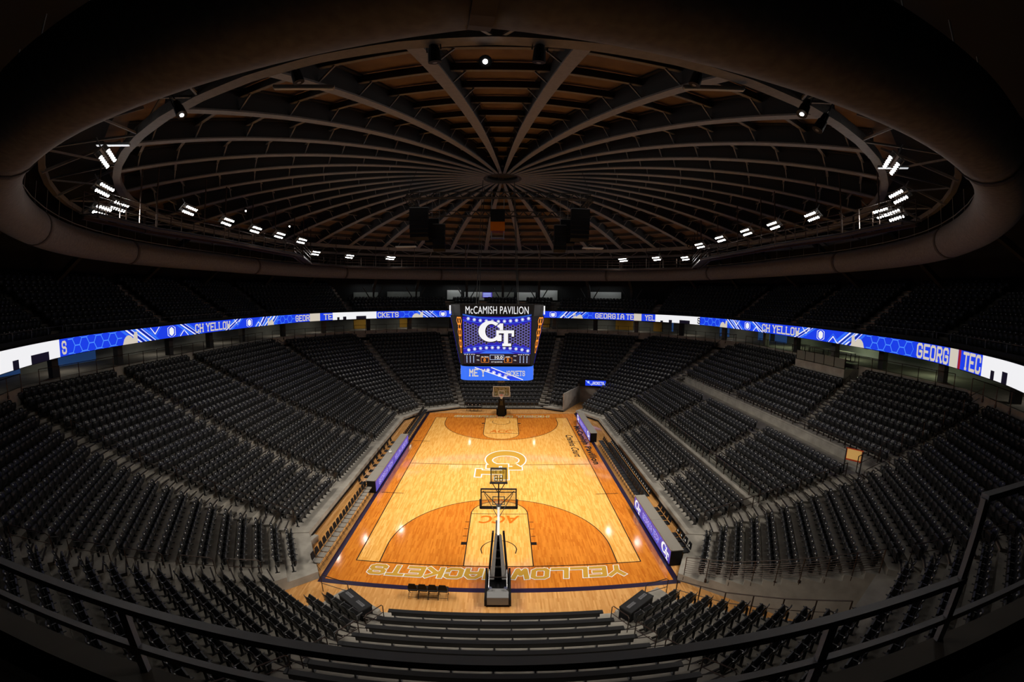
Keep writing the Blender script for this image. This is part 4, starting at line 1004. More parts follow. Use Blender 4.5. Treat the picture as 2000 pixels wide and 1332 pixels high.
for rho in (.16, .25, .34, .43, .52, .61, .70, .79, .885, .96):
    m = MB()
    for k in range(36):
        p, q = Vector(dome(rho, R(5 + 10 * k))), Vector(dome(rho, R(15 + 10 * k))); d = (q - p).normalized(); n_ = Vector((-d.y, d.x, 0))
        for (hw, z0, z1, mi) in ((.07, .66, .69, 0), (.03, .69, 1.0, 1)):
            m.cur = mi; P8 = []
            for z in (z0, z1):
                for e, sg in ((p, -1), (q, -1), (q, 1), (p, 1)): w_ = e + n_ * sg * hw; P8.append((w_.x, w_.y, w_.z + z))
            m.hexa(P8)
        if rho > .3:
            m.cur = 0; mid1 = p + (q - p) * .16; mid2 = p + (q - p) * .84
            m.bar((p.x, p.y, p.z + .06), (mid1.x, mid1.y, mid1.z + .66), .03, 4); m.bar((q.x, q.y, q.z + .06), (mid2.x, mid2.y, mid2.z + .66), .03, 4)
    m.build('ceiling_purlin', [M['steel'], M['steel_d']], kind='structure', label='ring of roof purlins between the dome ribs')
m = MB(); n = 72; rl = np.linspace(0.0, 1.03, 14)
for i in range(n):
    for j in range(13):
        a0, a1 = 2 * PI * i / n, 2 * PI * (i + 1) / n; m.poly([dome(rl[j], a0, 1.05), dome(rl[j], a1, 1.05), dome(rl[j + 1], a1, 1.05), dome(rl[j + 1], a0, 1.05)])
m.build('ceiling_deck', M['deck'], kind='structure', label='dim brown roof deck of the dome')
m = MB(); m.tube([(1.45 * math.cos(a), .8 + 1.45 * math.sin(a), 23.75) for a in np.linspace(0, 2 * PI, 37)[:-1]], .2, 6, closed=True); m.cyl((0, .8, 24.0), 1.4, .1, 36)
m.build('ceiling_crown_ring', M['steel_d'], kind='structure', label='dark ring where the dome ribs meet')
m = MB(); m.tube([dome(1.0, a, -.1) for a in np.linspace(0, 2 * PI, 73)[:-1]], .19, 4, closed=True)
m.build('ceiling_tension_ring', M['steel'], kind='structure', label='grey steel ring beam round the dome')
m = MB()
for i in range(72):
    a0, a1 = 2 * PI * i / 72, 2 * PI * (i + 1) / 72
    o0, o1 = (40 * math.cos(a0), 41 * math.sin(a0), 18.6), (40 * math.cos(a1), 41 * math.sin(a1), 18.6)
    m.poly([dome(1.03, a0, 1.05), dome(1.03, a1, 1.05), o1, o0]); m.poly([o0, o1, (o1[0], o1[1], 10.5), (o0[0], o0[1], 10.5)])
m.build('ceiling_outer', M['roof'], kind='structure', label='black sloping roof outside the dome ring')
m = MB()
def outr(a, z, s_=1.13): return (DC[0] + DA * s_ * math.cos(a), DC[1] + DB * s_ * math.sin(a), z)
for k in range(36):
    a0, a1 = R(10 * k), R(10 * k + 5); a2 = R(10 * k + 10)
    m.bar(dome(1.0, a0, -.2), outr(a1, 19.9), .04, 4); m.bar(outr(a1, 19.9), dome(1.0, a2, -.2), .04, 4); m.bar(dome(1., a0, .9), outr(a0, 19.6), .06, 4)
    m.bar(dome(1.0, a0, -.2), dome(1.0, a1, .9), .04, 4)
m.tube([outr(R(5 * k), 19.8) for k in range(72)], .14, 4, closed=True)
m.build('ceiling_ring_truss', M['steel'], kind='structure', label='light steel bracing between the dome ring and the outer roof')
# raking columns of the upper deck
k = 0
for i, nme in enumerate(names):
    if nme not in UP: continue
    for tt in ((-9.5, 0, 9.5) if nme.endswith('side') else (-6, 0, 6) if nme.endswith('end') else (-3.5, 3.5)):
        c = (ulim(i, 0)[0] + ulim(i, 0)[1]) / 2; e = 7.6 if nme.endswith('side') or nme.endswith('outer') else 5.2
        m = MB(); m.tube([WU(i, e, c + tt, 12.5), WU(i, e - .4, c + tt, 15.5), WU(i, .5, c + tt * .95, 19.8)], .2, 4); m.build('roof_column', M['steel_d'], kind='structure', label='dark raking steel column behind the upper deck')
        if nr and (nme.endswith('inner') or nme.endswith('end')):
            m = MB(); m.bar(WU(i, e, c + tt, 12.9), WU(i, e, c + tt + 1.6, 15.6), .09, 5); m.bar(WU(i, e, c + tt, 12.9), WU(i, e, c + tt - 1.6, 15.6), .09, 5); m.build('roof_brace', M['steel_d'], kind='structure', label='dark diagonal brace')
# ================================================================ AIR DUCT
duct_pts = [(0, -30.1), (8.5, -28.6), (14.8, -25.6), (20.5, -20.5), (24.3, -14.5), (26.2, -7), (26.3, 1), (26.0, 9), (24.2, 17), (20.5, 23), (14, 28), (7, 31), (0, 31.9)]
full = duct_pts + [(-x, y) for x, y in duct_pts[-2:0:-1]]
cl = catmull(full + [full[0]], 12)
t = thing('air_duct', (0, 0, 0), label='huge round grey fabric air duct circling below the dome', cat='duct')
N = len(cl); cuts = [0, 15, 40, 62, 92, 118, 140, 160, 182, 206, 232, 252, 273, N - 1]
for a, b in zip(cuts[:-1], cuts[1:]):
    r_ = .82
    m = MB(); m.tube([(p[0], p[1], 17.35) for p in cl[a:b + 1]], r_, 24); m.build('duct_section', M['duct'], t, smooth=True)
    p, q = cl[a], cl[min(a + 1, N - 1)]; d = (q - p) / np.hypot(*(q - p)) * .12
    m = MB(); m.tube([(p[0] - d[0], p[1] - d[1], 17.35), (p[0] + d[0], p[1] + d[1], 17.35)], r_ + .035, 24); m.build('duct_band', M['ductband'], t)
m = MB()
for j in range(0, N - 1, 3):
    p = cl[j]; m.bar((p[0], p[1], 18.1), (p[0], p[1], 19.4), .012, 4)
m.tube([(p[0] * .985, p[1] * .985, 18.2) for p in cl[::4]], .018, 4, closed=True); m.build('hanger_cable', M['railgrey'], t)
# ================================================================ CATWALK and floodlights
cw = [(-7.5, -24.6), (-14.0, -22.9), (-18.6, -18.8), (-19.4, -14), (-19.0, -8), (-19.0, 4), (-22.2, 12.7), (-19.8, 18.4), (-15, 21.8), (-5, 23.6), (5, 23.6), (15.6, 21.6), (19.8, 17.8), (22.8, 14.2), (19.0, 4), (18.8, -8), (19.2, -14), (18.6, -18.8), (14.0, -22.9), (7.5, -24.6)]
t = thing('catwalk', (0, 0, 0), label='steel catwalk with rails hanging under the dome and carrying the floodlights', cat='catwalk')
for k in range(len(cw) - 1):
    a, b = Vector((*cw[k], 17.9)), Vector((*cw[k + 1], 17.9)); d = (b - a); L = d.length; d.normalize(); n_ = Vector((-d.y, d.x, 0)) * .45
    if k in (0, 1, 17, 18): continue
    m = MB(); m.hexa([tuple(p) for p in (a - n_, b - n_, b + n_, a + n_, a - n_ + Vector((0, 0, .06)), b - n_ + Vector((0, 0, .06)), b + n_ + Vector((0, 0, .06)), a + n_ + Vector((0, 0, .06)))])
    m.build('walkway_deck', M['steel_d'], t)
    m = MB()
    for sg in (-1, 1):
        for z in (.45, .8, 1.1): m.bar(a + n_ * sg + Vector((0, 0, z)), b + n_ * sg + Vector((0, 0, z)), .02, 4)
        m.bar(a + n_ * sg + Vector((0, 0, -.12)), b + n_ * sg + Vector((0, 0, -.12)), .07, 4)
    npst = max(2, int(L / 1.6))
    for j in range(npst + 1):
        p = a + d * L * j / npst
        for sg in (-1, 1): m.bar(p + n_ * sg, p + n_ * sg + Vector((0, 0, 1.1)), .022, 4)
        if j % 2 == 0: m.bar(p - n_ + Vector((0, 0, 1.1)), p - n_ + Vector((0, 0, 3.6)), .03, 4)
    m.build('catwalk_rail', M['rail'], t)
lens = MB(); lens.tube([(0, 0, -.005), (0, 0, .005)], .07, 12); me_lens = lens.mesh('lamp', M['lamp'])
lcan = MB(); lcan.tube([(0, 0, .01), (0, 0, .2)], .085, 12); 
me_can = lcan.mesh('lamp_housing', M['grey'])
frm = MB(); frm.box((0, 0, .22), (1.35, .08, .06)); frm.box((0, .24, .22), (1.35, .05, .05)); frm.box((0, -.24, .22), (1.35, .05, .05)); frm.box((-.68, 0, .22), (.05, .55, .05)); frm.box((.68, 0, .22), (.05, .55, .05)); frm.bar((0, 0, .22), (0, .2, .9), .03)
me_frm = frm.mesh('fixture_frame', M['grey'])
BT = ['left catwalk'] * 5 + ['far left catwalk corner'] * 3 + ['far right catwalk corner'] * 3 + ['right catwalk'] * 5 + ['near left ring'] * 4 + ['near right ring'] * 4
cnt = {}
for q, (x, y, z) in enumerate(FLOODS):
    cnt[BT[q]] = cnt.get(BT[q], 0) + 1
    tot = BT.count(BT[q]); nth = cnt[BT[q]] if BT[q] in ('left catwalk',) else cnt[BT[q]]
    t = thing('floodlight_bank', (x, y, z), 0, label='bank of twelve glowing white floodlamps, %s along the %s' % (ORD[nth - 1], BT[q]), cat='floodlight', group='floodlight banks under the dome')
    a = Vector(flood_aim(x, y)); t.rotation_euler = ((Vector((x, y, z)) - a)).to_track_quat('Z', 'X').to_euler()
    e = (Vector((x, y, z)) - a).to_track_quat('Z', 'Y').to_euler(); t.rotation_euler = e
    child(t, 'fixture_frame', me_frm)
    for r_ in (-1, 1):
        for c_ in range(6):
            o = child(t, 'lamp', me_lens); o.location = (-.6 + .24 * c_, .17 * r_, 0)
            h_ = child(o, 'lamp_housing', me_can)
# single spotlights on the near ring
cutout = MB(); cutout.tube([(0, 0, 0), (0, 0, .35), (0, 0, .36), (0, 0, .6)], [.17, .15, .12, .1], 14); me_spot = cutout.mesh('spot_housing', M['blackp'])
yoke = MB(); yoke.tube([(-.2, 0, .3), (-.2, 0, .75), (.2, 0, .75), (.2, 0, .3)], .018, 6); yoke.bar((0, 0, .75), (0, 0, 1.15), .025); me_yoke = yoke.mesh('yoke', M['black'])
sl = MB(); sl.tube([(0, 0, -.012), (0, 0, -.002)], .06, 14); me_sl = sl.mesh('lens', M['lamp']); me_sl2 = sl.mesh('lens_dark', M['railgrey'])
for (x, y, z, on, lb) in ((-9.1, -23.5, 19.2, 1, 'brilliant white spotlight hanging at the near left of the dome ring'), (8.61, -23.5, 19.3, 1, 'brilliant white spotlight hanging at the near right of the dome ring'), (-.3, -23.8, 19.7, 2, 'small lit spotlight at the top centre of the dome ring'),
                         (-1.55, -23.8, 19.7, 0, 'unlit black stage spotlight left of the centre spotlight'), (1.02, -23.8, 19.7, 0, 'unlit black stage spotlight right of the centre spotlight'), (-5.56, -23.0, 19.9, 0, 'unlit black spotlight between the left dome ribs'), (5.44, -23.0, 19.9, 0, 'unlit black spotlight between the right dome ribs'), (9.3, -23.3, 19.0, 0, 'unlit black spotlight beside the brilliant right spotlight'), (17.9, 5.4, 19.2, 0, 'small unlit spotlight on the right catwalk'), (-18.9, -5, 20.4, 1, 'small bright spotlight above the left catwalk'), (-18.9, 2, 20.3, 1, 'small bright spotlight above the far left catwalk bend')):
    t = thing('spotlight', (x, y, z), label=lb, cat='spotlight', group='single spotlights'); aim = Vector((0, -20, 4) if on != 1 else (x * .35, -12, 0))
    if on == 1: aim = Vector(CAM) * .6 + aim * .4
    if on == 2: aim = Vector(CAM)
    t.rotation_euler = (Vector((x, y, z)) - aim).to_track_quat('Z', 'Y').to_euler()
    child(t, 'spot_housing', me_spot); child(t, 'yoke', me_yoke); child(t, 'lens', me_sl if on else me_sl2)
# fluorescent strips
for (x, y, z, L, rz, on, lb) in ((-14.1, -21.6, 19.6, 1.3, .5, 1, 'white strip light beside the near left floodlights'), (15.9, -20.3, 19.6, 1.3, -.6, 1, 'white strip light beside the near right floodlights'), (-5.6, -22.6, 19.9, 1.8, .25, 0, 'unlit grey strip light left under the dome ring'), (6.1, -22.9, 19.9, 1.8, -.25, 0, 'unlit grey strip light right under the dome ring'),
                             (7.4, -30.9, 18.6, 1.5, -.9, 0, 'grey strip light outside the duct at upper right'), (13.6, -29.0, 18.4, 1.2, 1.2, 0, 'grey strip light outside the duct at far right'), (-9.2, -30.6, 18.6, 1.5, .7, 0, 'grey strip light outside the duct at upper left')):
    t = thing('strip_light', (x, y, z), rz, label=lb, cat='light', group='strip lights')
    m = MB(); m.box((0, 0, .06), (L, .16, .08)); m.build('light_housing', M['grey'], t); m = MB(); m.box((0, 0, 0), (L * .96, .12, .03)); m.build('tube', M['tube'] if on else M['greylt'], t)
# ================================================================ RAILS
def rail(name, pts, zs, h, label, group, gap=1.5, mids=(.5,), r=.024, mt='rail', below=.0, glass=None, closed_ends=False):
    """guard rail: pts plan points, zs base heights; one post mesh each"""
    t = thing(name, (0, 0, 0), label=label, cat='railing', group=group)
    P = [Vector((p[0], p[1], z)) for p, z in zip(pts, zs)]
    m = MB(); m.tube([tuple(p + Vector((0, 0, h))) for p in P], r, 6); m.build('top_rail', M[mt], t)
    for q in mids: m = MB(); m.tube([tuple(p + Vector((0, 0, h * q))) for p in P], r * .75, 5); m.build('lower_rail', M[mt], t)
    pm = MB(); pm.box((0, 0, (h - below) / 2), (r * 1.7, r * 1.7, h + below)); 
    if below: pm.box((0, 0, -below * .75), (.09, .09, .2))
    me = pm.mesh('post', M[mt])
    for a, b in zip(P[:-1], P[1:]):
        n = max(1, round((b - a).length / gap))
        for k in range(n + (1 if b is P[-1] else 0)):
            c = child(t, 'post', me); c.location = a + (b - a) * k / n
    if glass:
        for a, b in zip(P[:-1], P[1:]):
            n = max(1, round((b - a).length / gap))
            for k in range(n):
                p, q = a + (b - a) * (k + .04) / n, a + (b - a) * (k + .96) / n; m = MB(); up0, up1 = Vector((0, 0, .08)), Vector((0, 0, h - .08))
                m.poly([tuple(p + up0), tuple(q + up0), tuple(q + up1), tuple(p + up1)]); m.build('infill_panel', M[glass], t)
    return t
gn = 'guard rails of the concourse'
for i, nme in enumerate(names):
    if i in NEAR: continue
    a, b = RT[(i - 1) % 12], RT[i]; a = np.array(a); b = np.array(b); d = (b - a) / np.hypot(*(b - a)); f = FACES[nme]; o = -f.n * .06
    rail('guard_rail', [a + d * .9 + o, b - d * .9 + o], [CZ + .1] * 2, .85, 'dark rail with posts above the top row, %s stand' % nme.replace('_', ' '), gn, gap=1.6, mids=(.08,), below=.35)
f = FACES['right_side']
tt0, tt1 = lim(f, 11.3)
rail('guard_rail', [W(f, 11.34, tt0 + .9), W(f, 11.34, tt1 - 1.2)], [4.75, 4.75], .55, 'dark rail along the wall above the right side walkway', 'rails of the right stand', gap=1.5, mids=(.45,), below=.62)
m = MB(); m.prism([W(f, 11.22, tt0 + .6), W(f, 11.34, tt0 + .6), W(f, 11.34, tt1 - .8), W(f, 11.22, tt1 - .8)], 4.05, 4.62); m.build('wall_walkway', M['concrete'], kind='structure', label='low concrete wall along the right side walkway')
tt0, tt1 = lim(f, 4.1)
rail('guard_rail', [W(f, 4.12, tt0 + .7), W(f, 4.12, tt1 - .9)], [2.2, 2.2], .95, 'dark rail with pale infill panels between the lower right seat rows', 'rails of the right stand', gap=1.15, mids=(.06,), glass='glass')
m = MB(); m.prism([W(f, 4.08, tt0 + .6), W(f, 4.25, tt0 + .6), W(f, 4.25, tt1 - .8), W(f, 4.08, tt1 - .8)], 1.95, 2.28); m.build('trim_kerb', M['concrete'], kind='structure', label='pale concrete kerb under the lower right rail')
# upper deck front rails
for i, nme in enumerate(names):
    if i in NEAR: continue
    a, b = np.array(RB[(i - 1) % 12]), np.array(RB[i]); d = (b - a) / np.hypot(*(b - a))
    rail('parapet_rail', [a + d * .2, b - d * .2], [12.15] * 2, .42, 'slim grey rail on the upper deck parapet, %s block' % nme.replace('_', ' '), 'rails on the upper deck parapet', gap=2.2, mids=(), r=.02, mt='railgrey')
# sloping rails beside corner aisles and loop rails in the aisles
def slope_rail(c0, c1, z0, z1, h, label, group, n=None):
    c0, c1 = np.array(c0), np.array(c1); k = 6
    pts = [c0 + (c1 - c0) * j / k for j in range(k + 1)]; zs = [z0 + (z1 - z0) * j / k for j in range(k + 1)]
    return rail('aisle_rail', pts, zs, h, label, group, gap=1.7, mids=(.5,))
def mitre_pt(i, s, off=0.):   # point on the mitre after face i, off = sideways
    ang = R(30 * i + 15); nn = np.array([math.cos(ang), math.sin(ang)]); tt = np.array([-nn[1], nn[0]]); v = np.array(V[(i + 1) % 12]); return v + nn * s / math.cos(R(15)) + tt * off
def zat(nme, s):
    f = FACES[nme]; xs = [r[0] for r in f.rows]; return float(np.interp(s, [r[0] + .1 for r in f.rows], [r[2] for r in f.rows]))
slope_rail(mitre_pt(6, .9, -.62), mitre_pt(6, 14.0, -.62), zat('left_side', 1.0), zat('left_side', 14), .92, 'long sloping double rail beside the near left corner aisle, sideline side', 'sloping rails of the near corners')
slope_rail(mitre_pt(11, .9, .62), mitre_pt(11, 9.0, .62), zat('right_side', 1.0), zat('right_side', 9), .92, 'sloping double rail beside the near right corner aisle', 'sloping rails of the near corners')
slope_rail(mitre_pt(5, .9, .55), mitre_pt(5, 17.5, .55), zat('left_side', 1.0), zat('left_side', 17.5), .92, 'long sloping double rail down the far left corner aisle', 'sloping rails of the far corners')
slope_rail(mitre_pt(0, 11.5, .5), mitre_pt(0, 18, .5), 4.9, 8.3, .92, 'sloping double rail up the far right corner aisle', 'sloping rails of the far corners')
slope_rail(mitre_pt(11, 9.6, .55), mitre_pt(11, 18, .75), 4.3, 8.4, 1.0, 'sloping double rail from the walkway up the near right aisle', 'sloping rails of the near corners')
f = FACES['near_right_outer']
wl = lambda s: W(f, s, lim(f, s)[0] + .05)
rail('guard_rail', [wl(s) for s in (.3, 2.5, 4.5, 6.5, 8.5)], [zat('near_right_outer', s) for s in (.3, 2.5, 4.5, 6.5, 8.5)], 1.0, 'dark rail with thin bars above the near right ramp wall', 'sloping rails of the near corners', gap=1.4, mids=(.1, .22, .34, .46, .58, .7, .82), below=.3, r=.02)
f = FACES['near_right_inner']
wl = lambda s: W(f, s, -1.75)
rail('guard_rail', [wl(s) for s in (1.0, 3.5, 6, 8.4)], [zat('near_right_inner', s) - .2 for s in (1.0, 3.5, 6, 8.4)], .95, 'dark rail between the near right corner seats and the ramp', 'sloping rails of the near corners', gap=1.4, mids=(.45,))
f = FACES['far_right_inner']
rail('guard_rail', [W(f, s, 1.95) for s in (.2, 2, 4, 5.4)], [zat('far_right_inner', s) for s in (.2, 2, 4, 5.4)], .85, 'pale topped rail along the far right tunnel wall', 'sloping rails of the far corners', gap=1.2, mids=(.5,))
m = MB(); m.prism([W(f, 0, 1.9), W(f, 0, 2.02), W(f, 5.6, 2.02), W(f, 5.6, 1.9)][::-1], 0, 2.3); m.build('wall_tunnel', M['concrete'], kind='structure', label='pale concrete wall of the far right tunnel')
loopn = 0
def loop(p, q, zp, zq, h, label, group='loop handrails standing in the aisles', r=.022, mt='rail'):
    t = thing('handrail_loop', (p[0], p[1], zp), label=label, cat='handrail', group=group)
    P = Vector((0, 0, 0)); Q = Vector((q[0] - p[0], q[1] - p[1], zq - zp)); H = Vector((0, 0, h)); e = (Q - P) * .08
    m = MB(); m.tube([tuple(P), tuple(P + H * .9), tuple(P + H + e), tuple(Q + H - e), tuple(Q + H * .9), tuple(Q)], r, 6); m.build('bent_rail', M[mt], t)
    m = MB(); m.tube([tuple(P + H * .5), tuple(Q + H * .5)], r * .8, 5); m.build('crossbar', M[mt], t); return t
def aisle_loops(ptf, zf, s_list, where, L=1.2, h=.85):
    for k, s in enumerate(s_list): loop(ptf(s), ptf(s + L), zf(s), zf(s + L), h, 'dark bent handrail, %s up %s' % (ORD[k], where))
aisle_loops(lambda s: mitre_pt(8, s, 0.5), lambda s: zat('near_end', s), (.5, 2.3, 4.1, 5.9, 7.7), 'the aisle left of the bleacher benches', 1.3)
aisle_loops(lambda s: mitre_pt(9, s, -.5), lambda s: zat('near_end', s), (.5, 2.3, 4.1, 5.9, 7.7), 'the aisle right of the bleacher benches', 1.3)
aisle_loops(lambda s: mitre_pt(7, s, -.3), lambda s: zat('near_left_outer', s), (2.6, 4.6, 6.6, 8.6, 10.6, 12.6), 'the near left corner aisle', 1.4)
aisle_loops(lambda s: mitre_pt(11, s, -.5), lambda s: zat('near_right_outer', s), (9.5, 11.6, 13.7, 15.6), 'the near right corner aisle beyond the walkway', 1.5)
aisle_loops(lambda s: mitre_pt(10, s, .3), lambda s: zat('near_right_outer', s), (9.5, 11.6, 13.7), 'the aisle behind the near right ramp', 1.4)
aisle_loops(lambda s: mitre_pt(4, s, 0), lambda s: zat('far_left_inner', s), tuple(np.arange(1.0, 15, 1.9)), 'the far left corner aisle', .5)
aisle_loops(lambda s: mitre_pt(3, s, .1), lambda s: zat('far_end', s), tuple(np.arange(1.0, 14, 1.9)), 'the aisle left of the far end block', .5)
aisle_loops(lambda s: mitre_pt(2, s, -.1), lambda s: zat('far_end', s), tuple(np.arange(1.0, 14, 1.9)), 'the aisle right of the far end block', .5)
aisle_loops(lambda s: mitre_pt(1, s, 0), lambda s: zat('far_right_outer', s), tuple(np.arange(6.5, 16, 1.9)), 'the far right corner aisle', .5)
for nme, ai, ttl in (('left_side', 0, 'the nearer aisle of the left stand'), ('left_side', 1, 'the farther aisle of the left stand')):
    f = FACES[nme]; tf = f.aisles[ai][0]; aisle_loops(lambda s: W(f, s, tf(s)), lambda s: zat(nme, s), tuple(np.arange(.9, 17, 1.72)), ttl, .5)
f = FACES['right_side']
for ai, lst, ttl in ((2, (4.9, 6.6), 'the nearer middle aisle of the right stand'), (3, (4.9, 6.6), 'the farther middle aisle of the right stand'), (4, (12.4, 14.4, 16.4), 'the farther upper aisle of the right stand'), (5, (12.4, 14.4, 16.4), 'the nearer upper aisle of the right stand')):
    tf = f.aisles[ai][0]; aisle_loops(lambda s: W(f, s, tf(s)), lambda s: zat('right_side', s), lst, ttl, .9)
# corner gates at floor level
loop((-6.9, -17.6), (-8.4, -17.2), 0, 0, 1.0, 'dark handrail at the near left floor corner beside the case', 'floor level handrails'); loop((6.8, -17.6), (8.0, -17.3), 0, 0, 1.0, 'dark handrail at the near right floor corner beside the case', 'floor level handrails')
t = thing('floor_step', (-10.9, -13.2, 0), R(90 - 15), label='small concrete step block at the near left corner of the stand', cat='step', group='corner step blocks')
m = MB(); m.box((0, 0, .11), (1.1, .6, .22)); m.box((0, -.2, .3), (1.1, .3, .16)); m.build('block', M['concrete'], t)
t = thing('floor_step', (10.9, -13.2, 0), R(90 + 15), label='small concrete step block at the near right corner of the stand', cat='step', group='corner step blocks')
m = MB(); m.box((0, 0, .11), (1.1, .6, .22)); m.box((0, -.2, .3), (1.1, .3, .16)); m.build('block', M['concrete'], t)
# near balcony guard rail
t = thing('balcony_rail', (0, -32.08, 11.36), label='large grey guard rail curving across the foreground at the balcony edge', cat='railing')
def bar4(m, a, b, w_, h_):
    a, b = Vector(a), Vector(b); d = (b - a).normalized(); s_ = Vector((-d.y, d.x, 0)); s_ = (s_.normalized() if s_.length > .1 else Vector((1, 0, 0))) * w_ / 2; u = d.cross(s_).normalized() * h_ / 2
    m.hexa([tuple(p) for p in (a - s_ - u, a + s_ - u, b + s_ - u, b - s_ - u, a - s_ + u, a + s_ + u, b + s_ + u, b - s_ + u)])
m = MB(); bar4(m, (-16, 0, .54), (3.55, 0, .54), .065, .05); m.build('top_rail', M['guard'], t)
m = MB(); bar4(m, (3.5, 0, 1.2), (14, 0, 1.2), .065, .05); m.build('top_rail', M['guard'], t)
m = MB(); bar4(m, (-16, 0, .2), (14, 0, .2), .05, .05); m.build('lower_rail', M['guard'], t)
for x, h in ((-13.2, .54), (-9.6, .54), (-5.9, .54), (-2.2, .54), (2.25, .54), (3.52, 1.2), (6.6, 1.2), (10.2, 1.2)):
    m = MB(); m.box((x, 0, h / 2 - .03), (.075, .04, h + .05)); m.build('post', M['guard'], t)
# ================================================================ CONCOURSE AND UPPER LEVEL DETAILS
def wallpt(i, t_, z, d_in=.05, base=None): f = FACES[names[i]]; p = f.n * ((topS[i] + 6.0) - d_in) + f.t * t_; return (p[0], p[1], z)
def panel(i, t0, t1, z0, z1, name, mt, label, kind='structure', cat=None, d_in=.05, group=None):
    m = MB(); A, B = wallpt(i, t0, z0, d_in), wallpt(i, t1, z0, d_in); C, D_ = wallpt(i, t1, z0, d_in + .06), wallpt(i, t0, z0, d_in + .06)
    m.prism([A[:2], B[:2], C[:2], D_[:2]], z0, z1); return m.build(name, M[mt], label=label, kind=kind if not cat else None, cat=cat, group=group)
yel = [(3, -8.2, -6.2), (3, 6.2, 8.6), (4, -5.5, -3.6), (4, 2.2, 4.2), (2, -1.2, 1.8), (5, 3.5, 5.2), (2, -6.0, -4.6)]
for j, (i, a, b) in enumerate(yel): panel(i, a, b, CZ, 11.2, 'wall_panel', 'yellow', 'yellow painted panel on the concourse back wall, %s stand' % names[i].replace('_', ' '))
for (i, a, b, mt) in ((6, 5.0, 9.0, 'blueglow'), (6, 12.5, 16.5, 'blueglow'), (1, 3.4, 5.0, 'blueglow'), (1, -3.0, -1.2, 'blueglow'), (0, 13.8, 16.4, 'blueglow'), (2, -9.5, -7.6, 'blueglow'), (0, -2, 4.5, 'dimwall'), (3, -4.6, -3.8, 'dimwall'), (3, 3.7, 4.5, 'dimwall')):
    panel(i, a, b, CZ + .1, 10.9, 'panel_concourse', mt, '%s on the concourse wall, %s stand' % ('dim blue panel painted as reflected glow' if mt == 'blueglow' else 'pale', names[i].replace('_', ' ')))  # the blue panels are painted reflections
nn_ = 0
for i, nme in enumerate(names):
    if i in NEAR: continue
    f = FACES[nme]; hw = (RT[i] @ f.t if False else float(np.array(RT[i]) @ f.t)); lo = float(np.array(RT[(i - 1) % 12]) @ f.t)
    n = max(2, int((hw - lo) / 5.5))
    for k in range(n):
        c = lo + (hw - lo) * (k + .5) / n; p = f.n * (topS[i] + 1.5) + f.t * c
        m = MB(); m.box((p[0], p[1], (CZ + 11.3) / 2), (.55, .55, 11.3 - CZ), rz=f.phi); m.build('concourse_column', M['steel_d'] if k % 2 or nme == 'left_side' else M['concrete_d'], kind='structure', label='square column at the concourse edge, %s stand' % nme.replace('_', ' ')); nn_ += 1
for i in (0, 1, 2, 3, 4, 5, 6, 7, 11):   # unseen area lights added to brighten the concourse
    f = FACES[names[i]]; lo, hi = float(np.array(RT[(i - 1) % 12]) @ f.t), float(np.array(RT[i]) @ f.t)
    for k in range(3 if i in (0, 6) else 2):
        c = lo + (hi - lo) * (k + .5) / (3 if i in (0, 6) else 2); p = f.n * (topS[i] + 3.4) + f.t * c
        add_area('concourse_fill', (p[0], p[1], 11.05), (1.2, .3), 26 if i != 0 else 38, (1, .93, .78) if i else (.85, 1, .6), (0, 0, f.phi))
# tables and counters on the concourse
for q, (i, t_, d, lb) in enumerate(((0, 6.5, 2.4, 'third'), (0, 3.2, 2.2, 'second'), (0, -.2, 2.6, 'nearest'), (3, -6.6, 1.6, 'far left'), (3, 5.8, 1.6, 'far right'), (1, 2.0, 3.2, 'corner'))):
    f = FACES[names[i]]; p = f.n * (topS[i] + d) + f.t * t_
    t = thing('concession_table', (p[0], p[1], CZ), f.phi + PI / 2, label='long dark table on the concourse behind the top row, %s one' % lb, cat='table', group='tables on the concourse')
    m = MB(); m.box((0, 0, .74), (2.4, .7, .05)); m.build('table_top', M['tabletop'] if i == 0 else M['blackp'], t)
    lg = MB(); lg.box((0, 0, .36), (.05, .05, .72)); lm = lg.mesh('leg', M['black'])
    for sx in (-1.1, 1.1):
        for sy in (-.28, .28): o = child(t, 'leg', lm); o.location = (sx, sy, 0)
# kiosk island with pale panels above the right stand (glass fronted bar platform)
f = FACES['right_side']; m = MB(); m.prism([W(f, 17.25, -4.75), W(f, f.S, -4.75), W(f, f.S, 2.0), W(f, 17.25, 2.0)], 7.0, 8.72)
m.build('floor_platform', M['concrete'], kind='structure', label='concrete platform jutting over the top seats of the right stand')
rail('glass_balustrade', [W(f, 17.3, -4.7), W(f, 17.3, 1.95)], [8.72] * 2, .95, 'pale glass balustrade along the front of the right stand platform', 'rails of the right stand', gap=1.35, mids=(.04,), glass='greypane', r=.02)
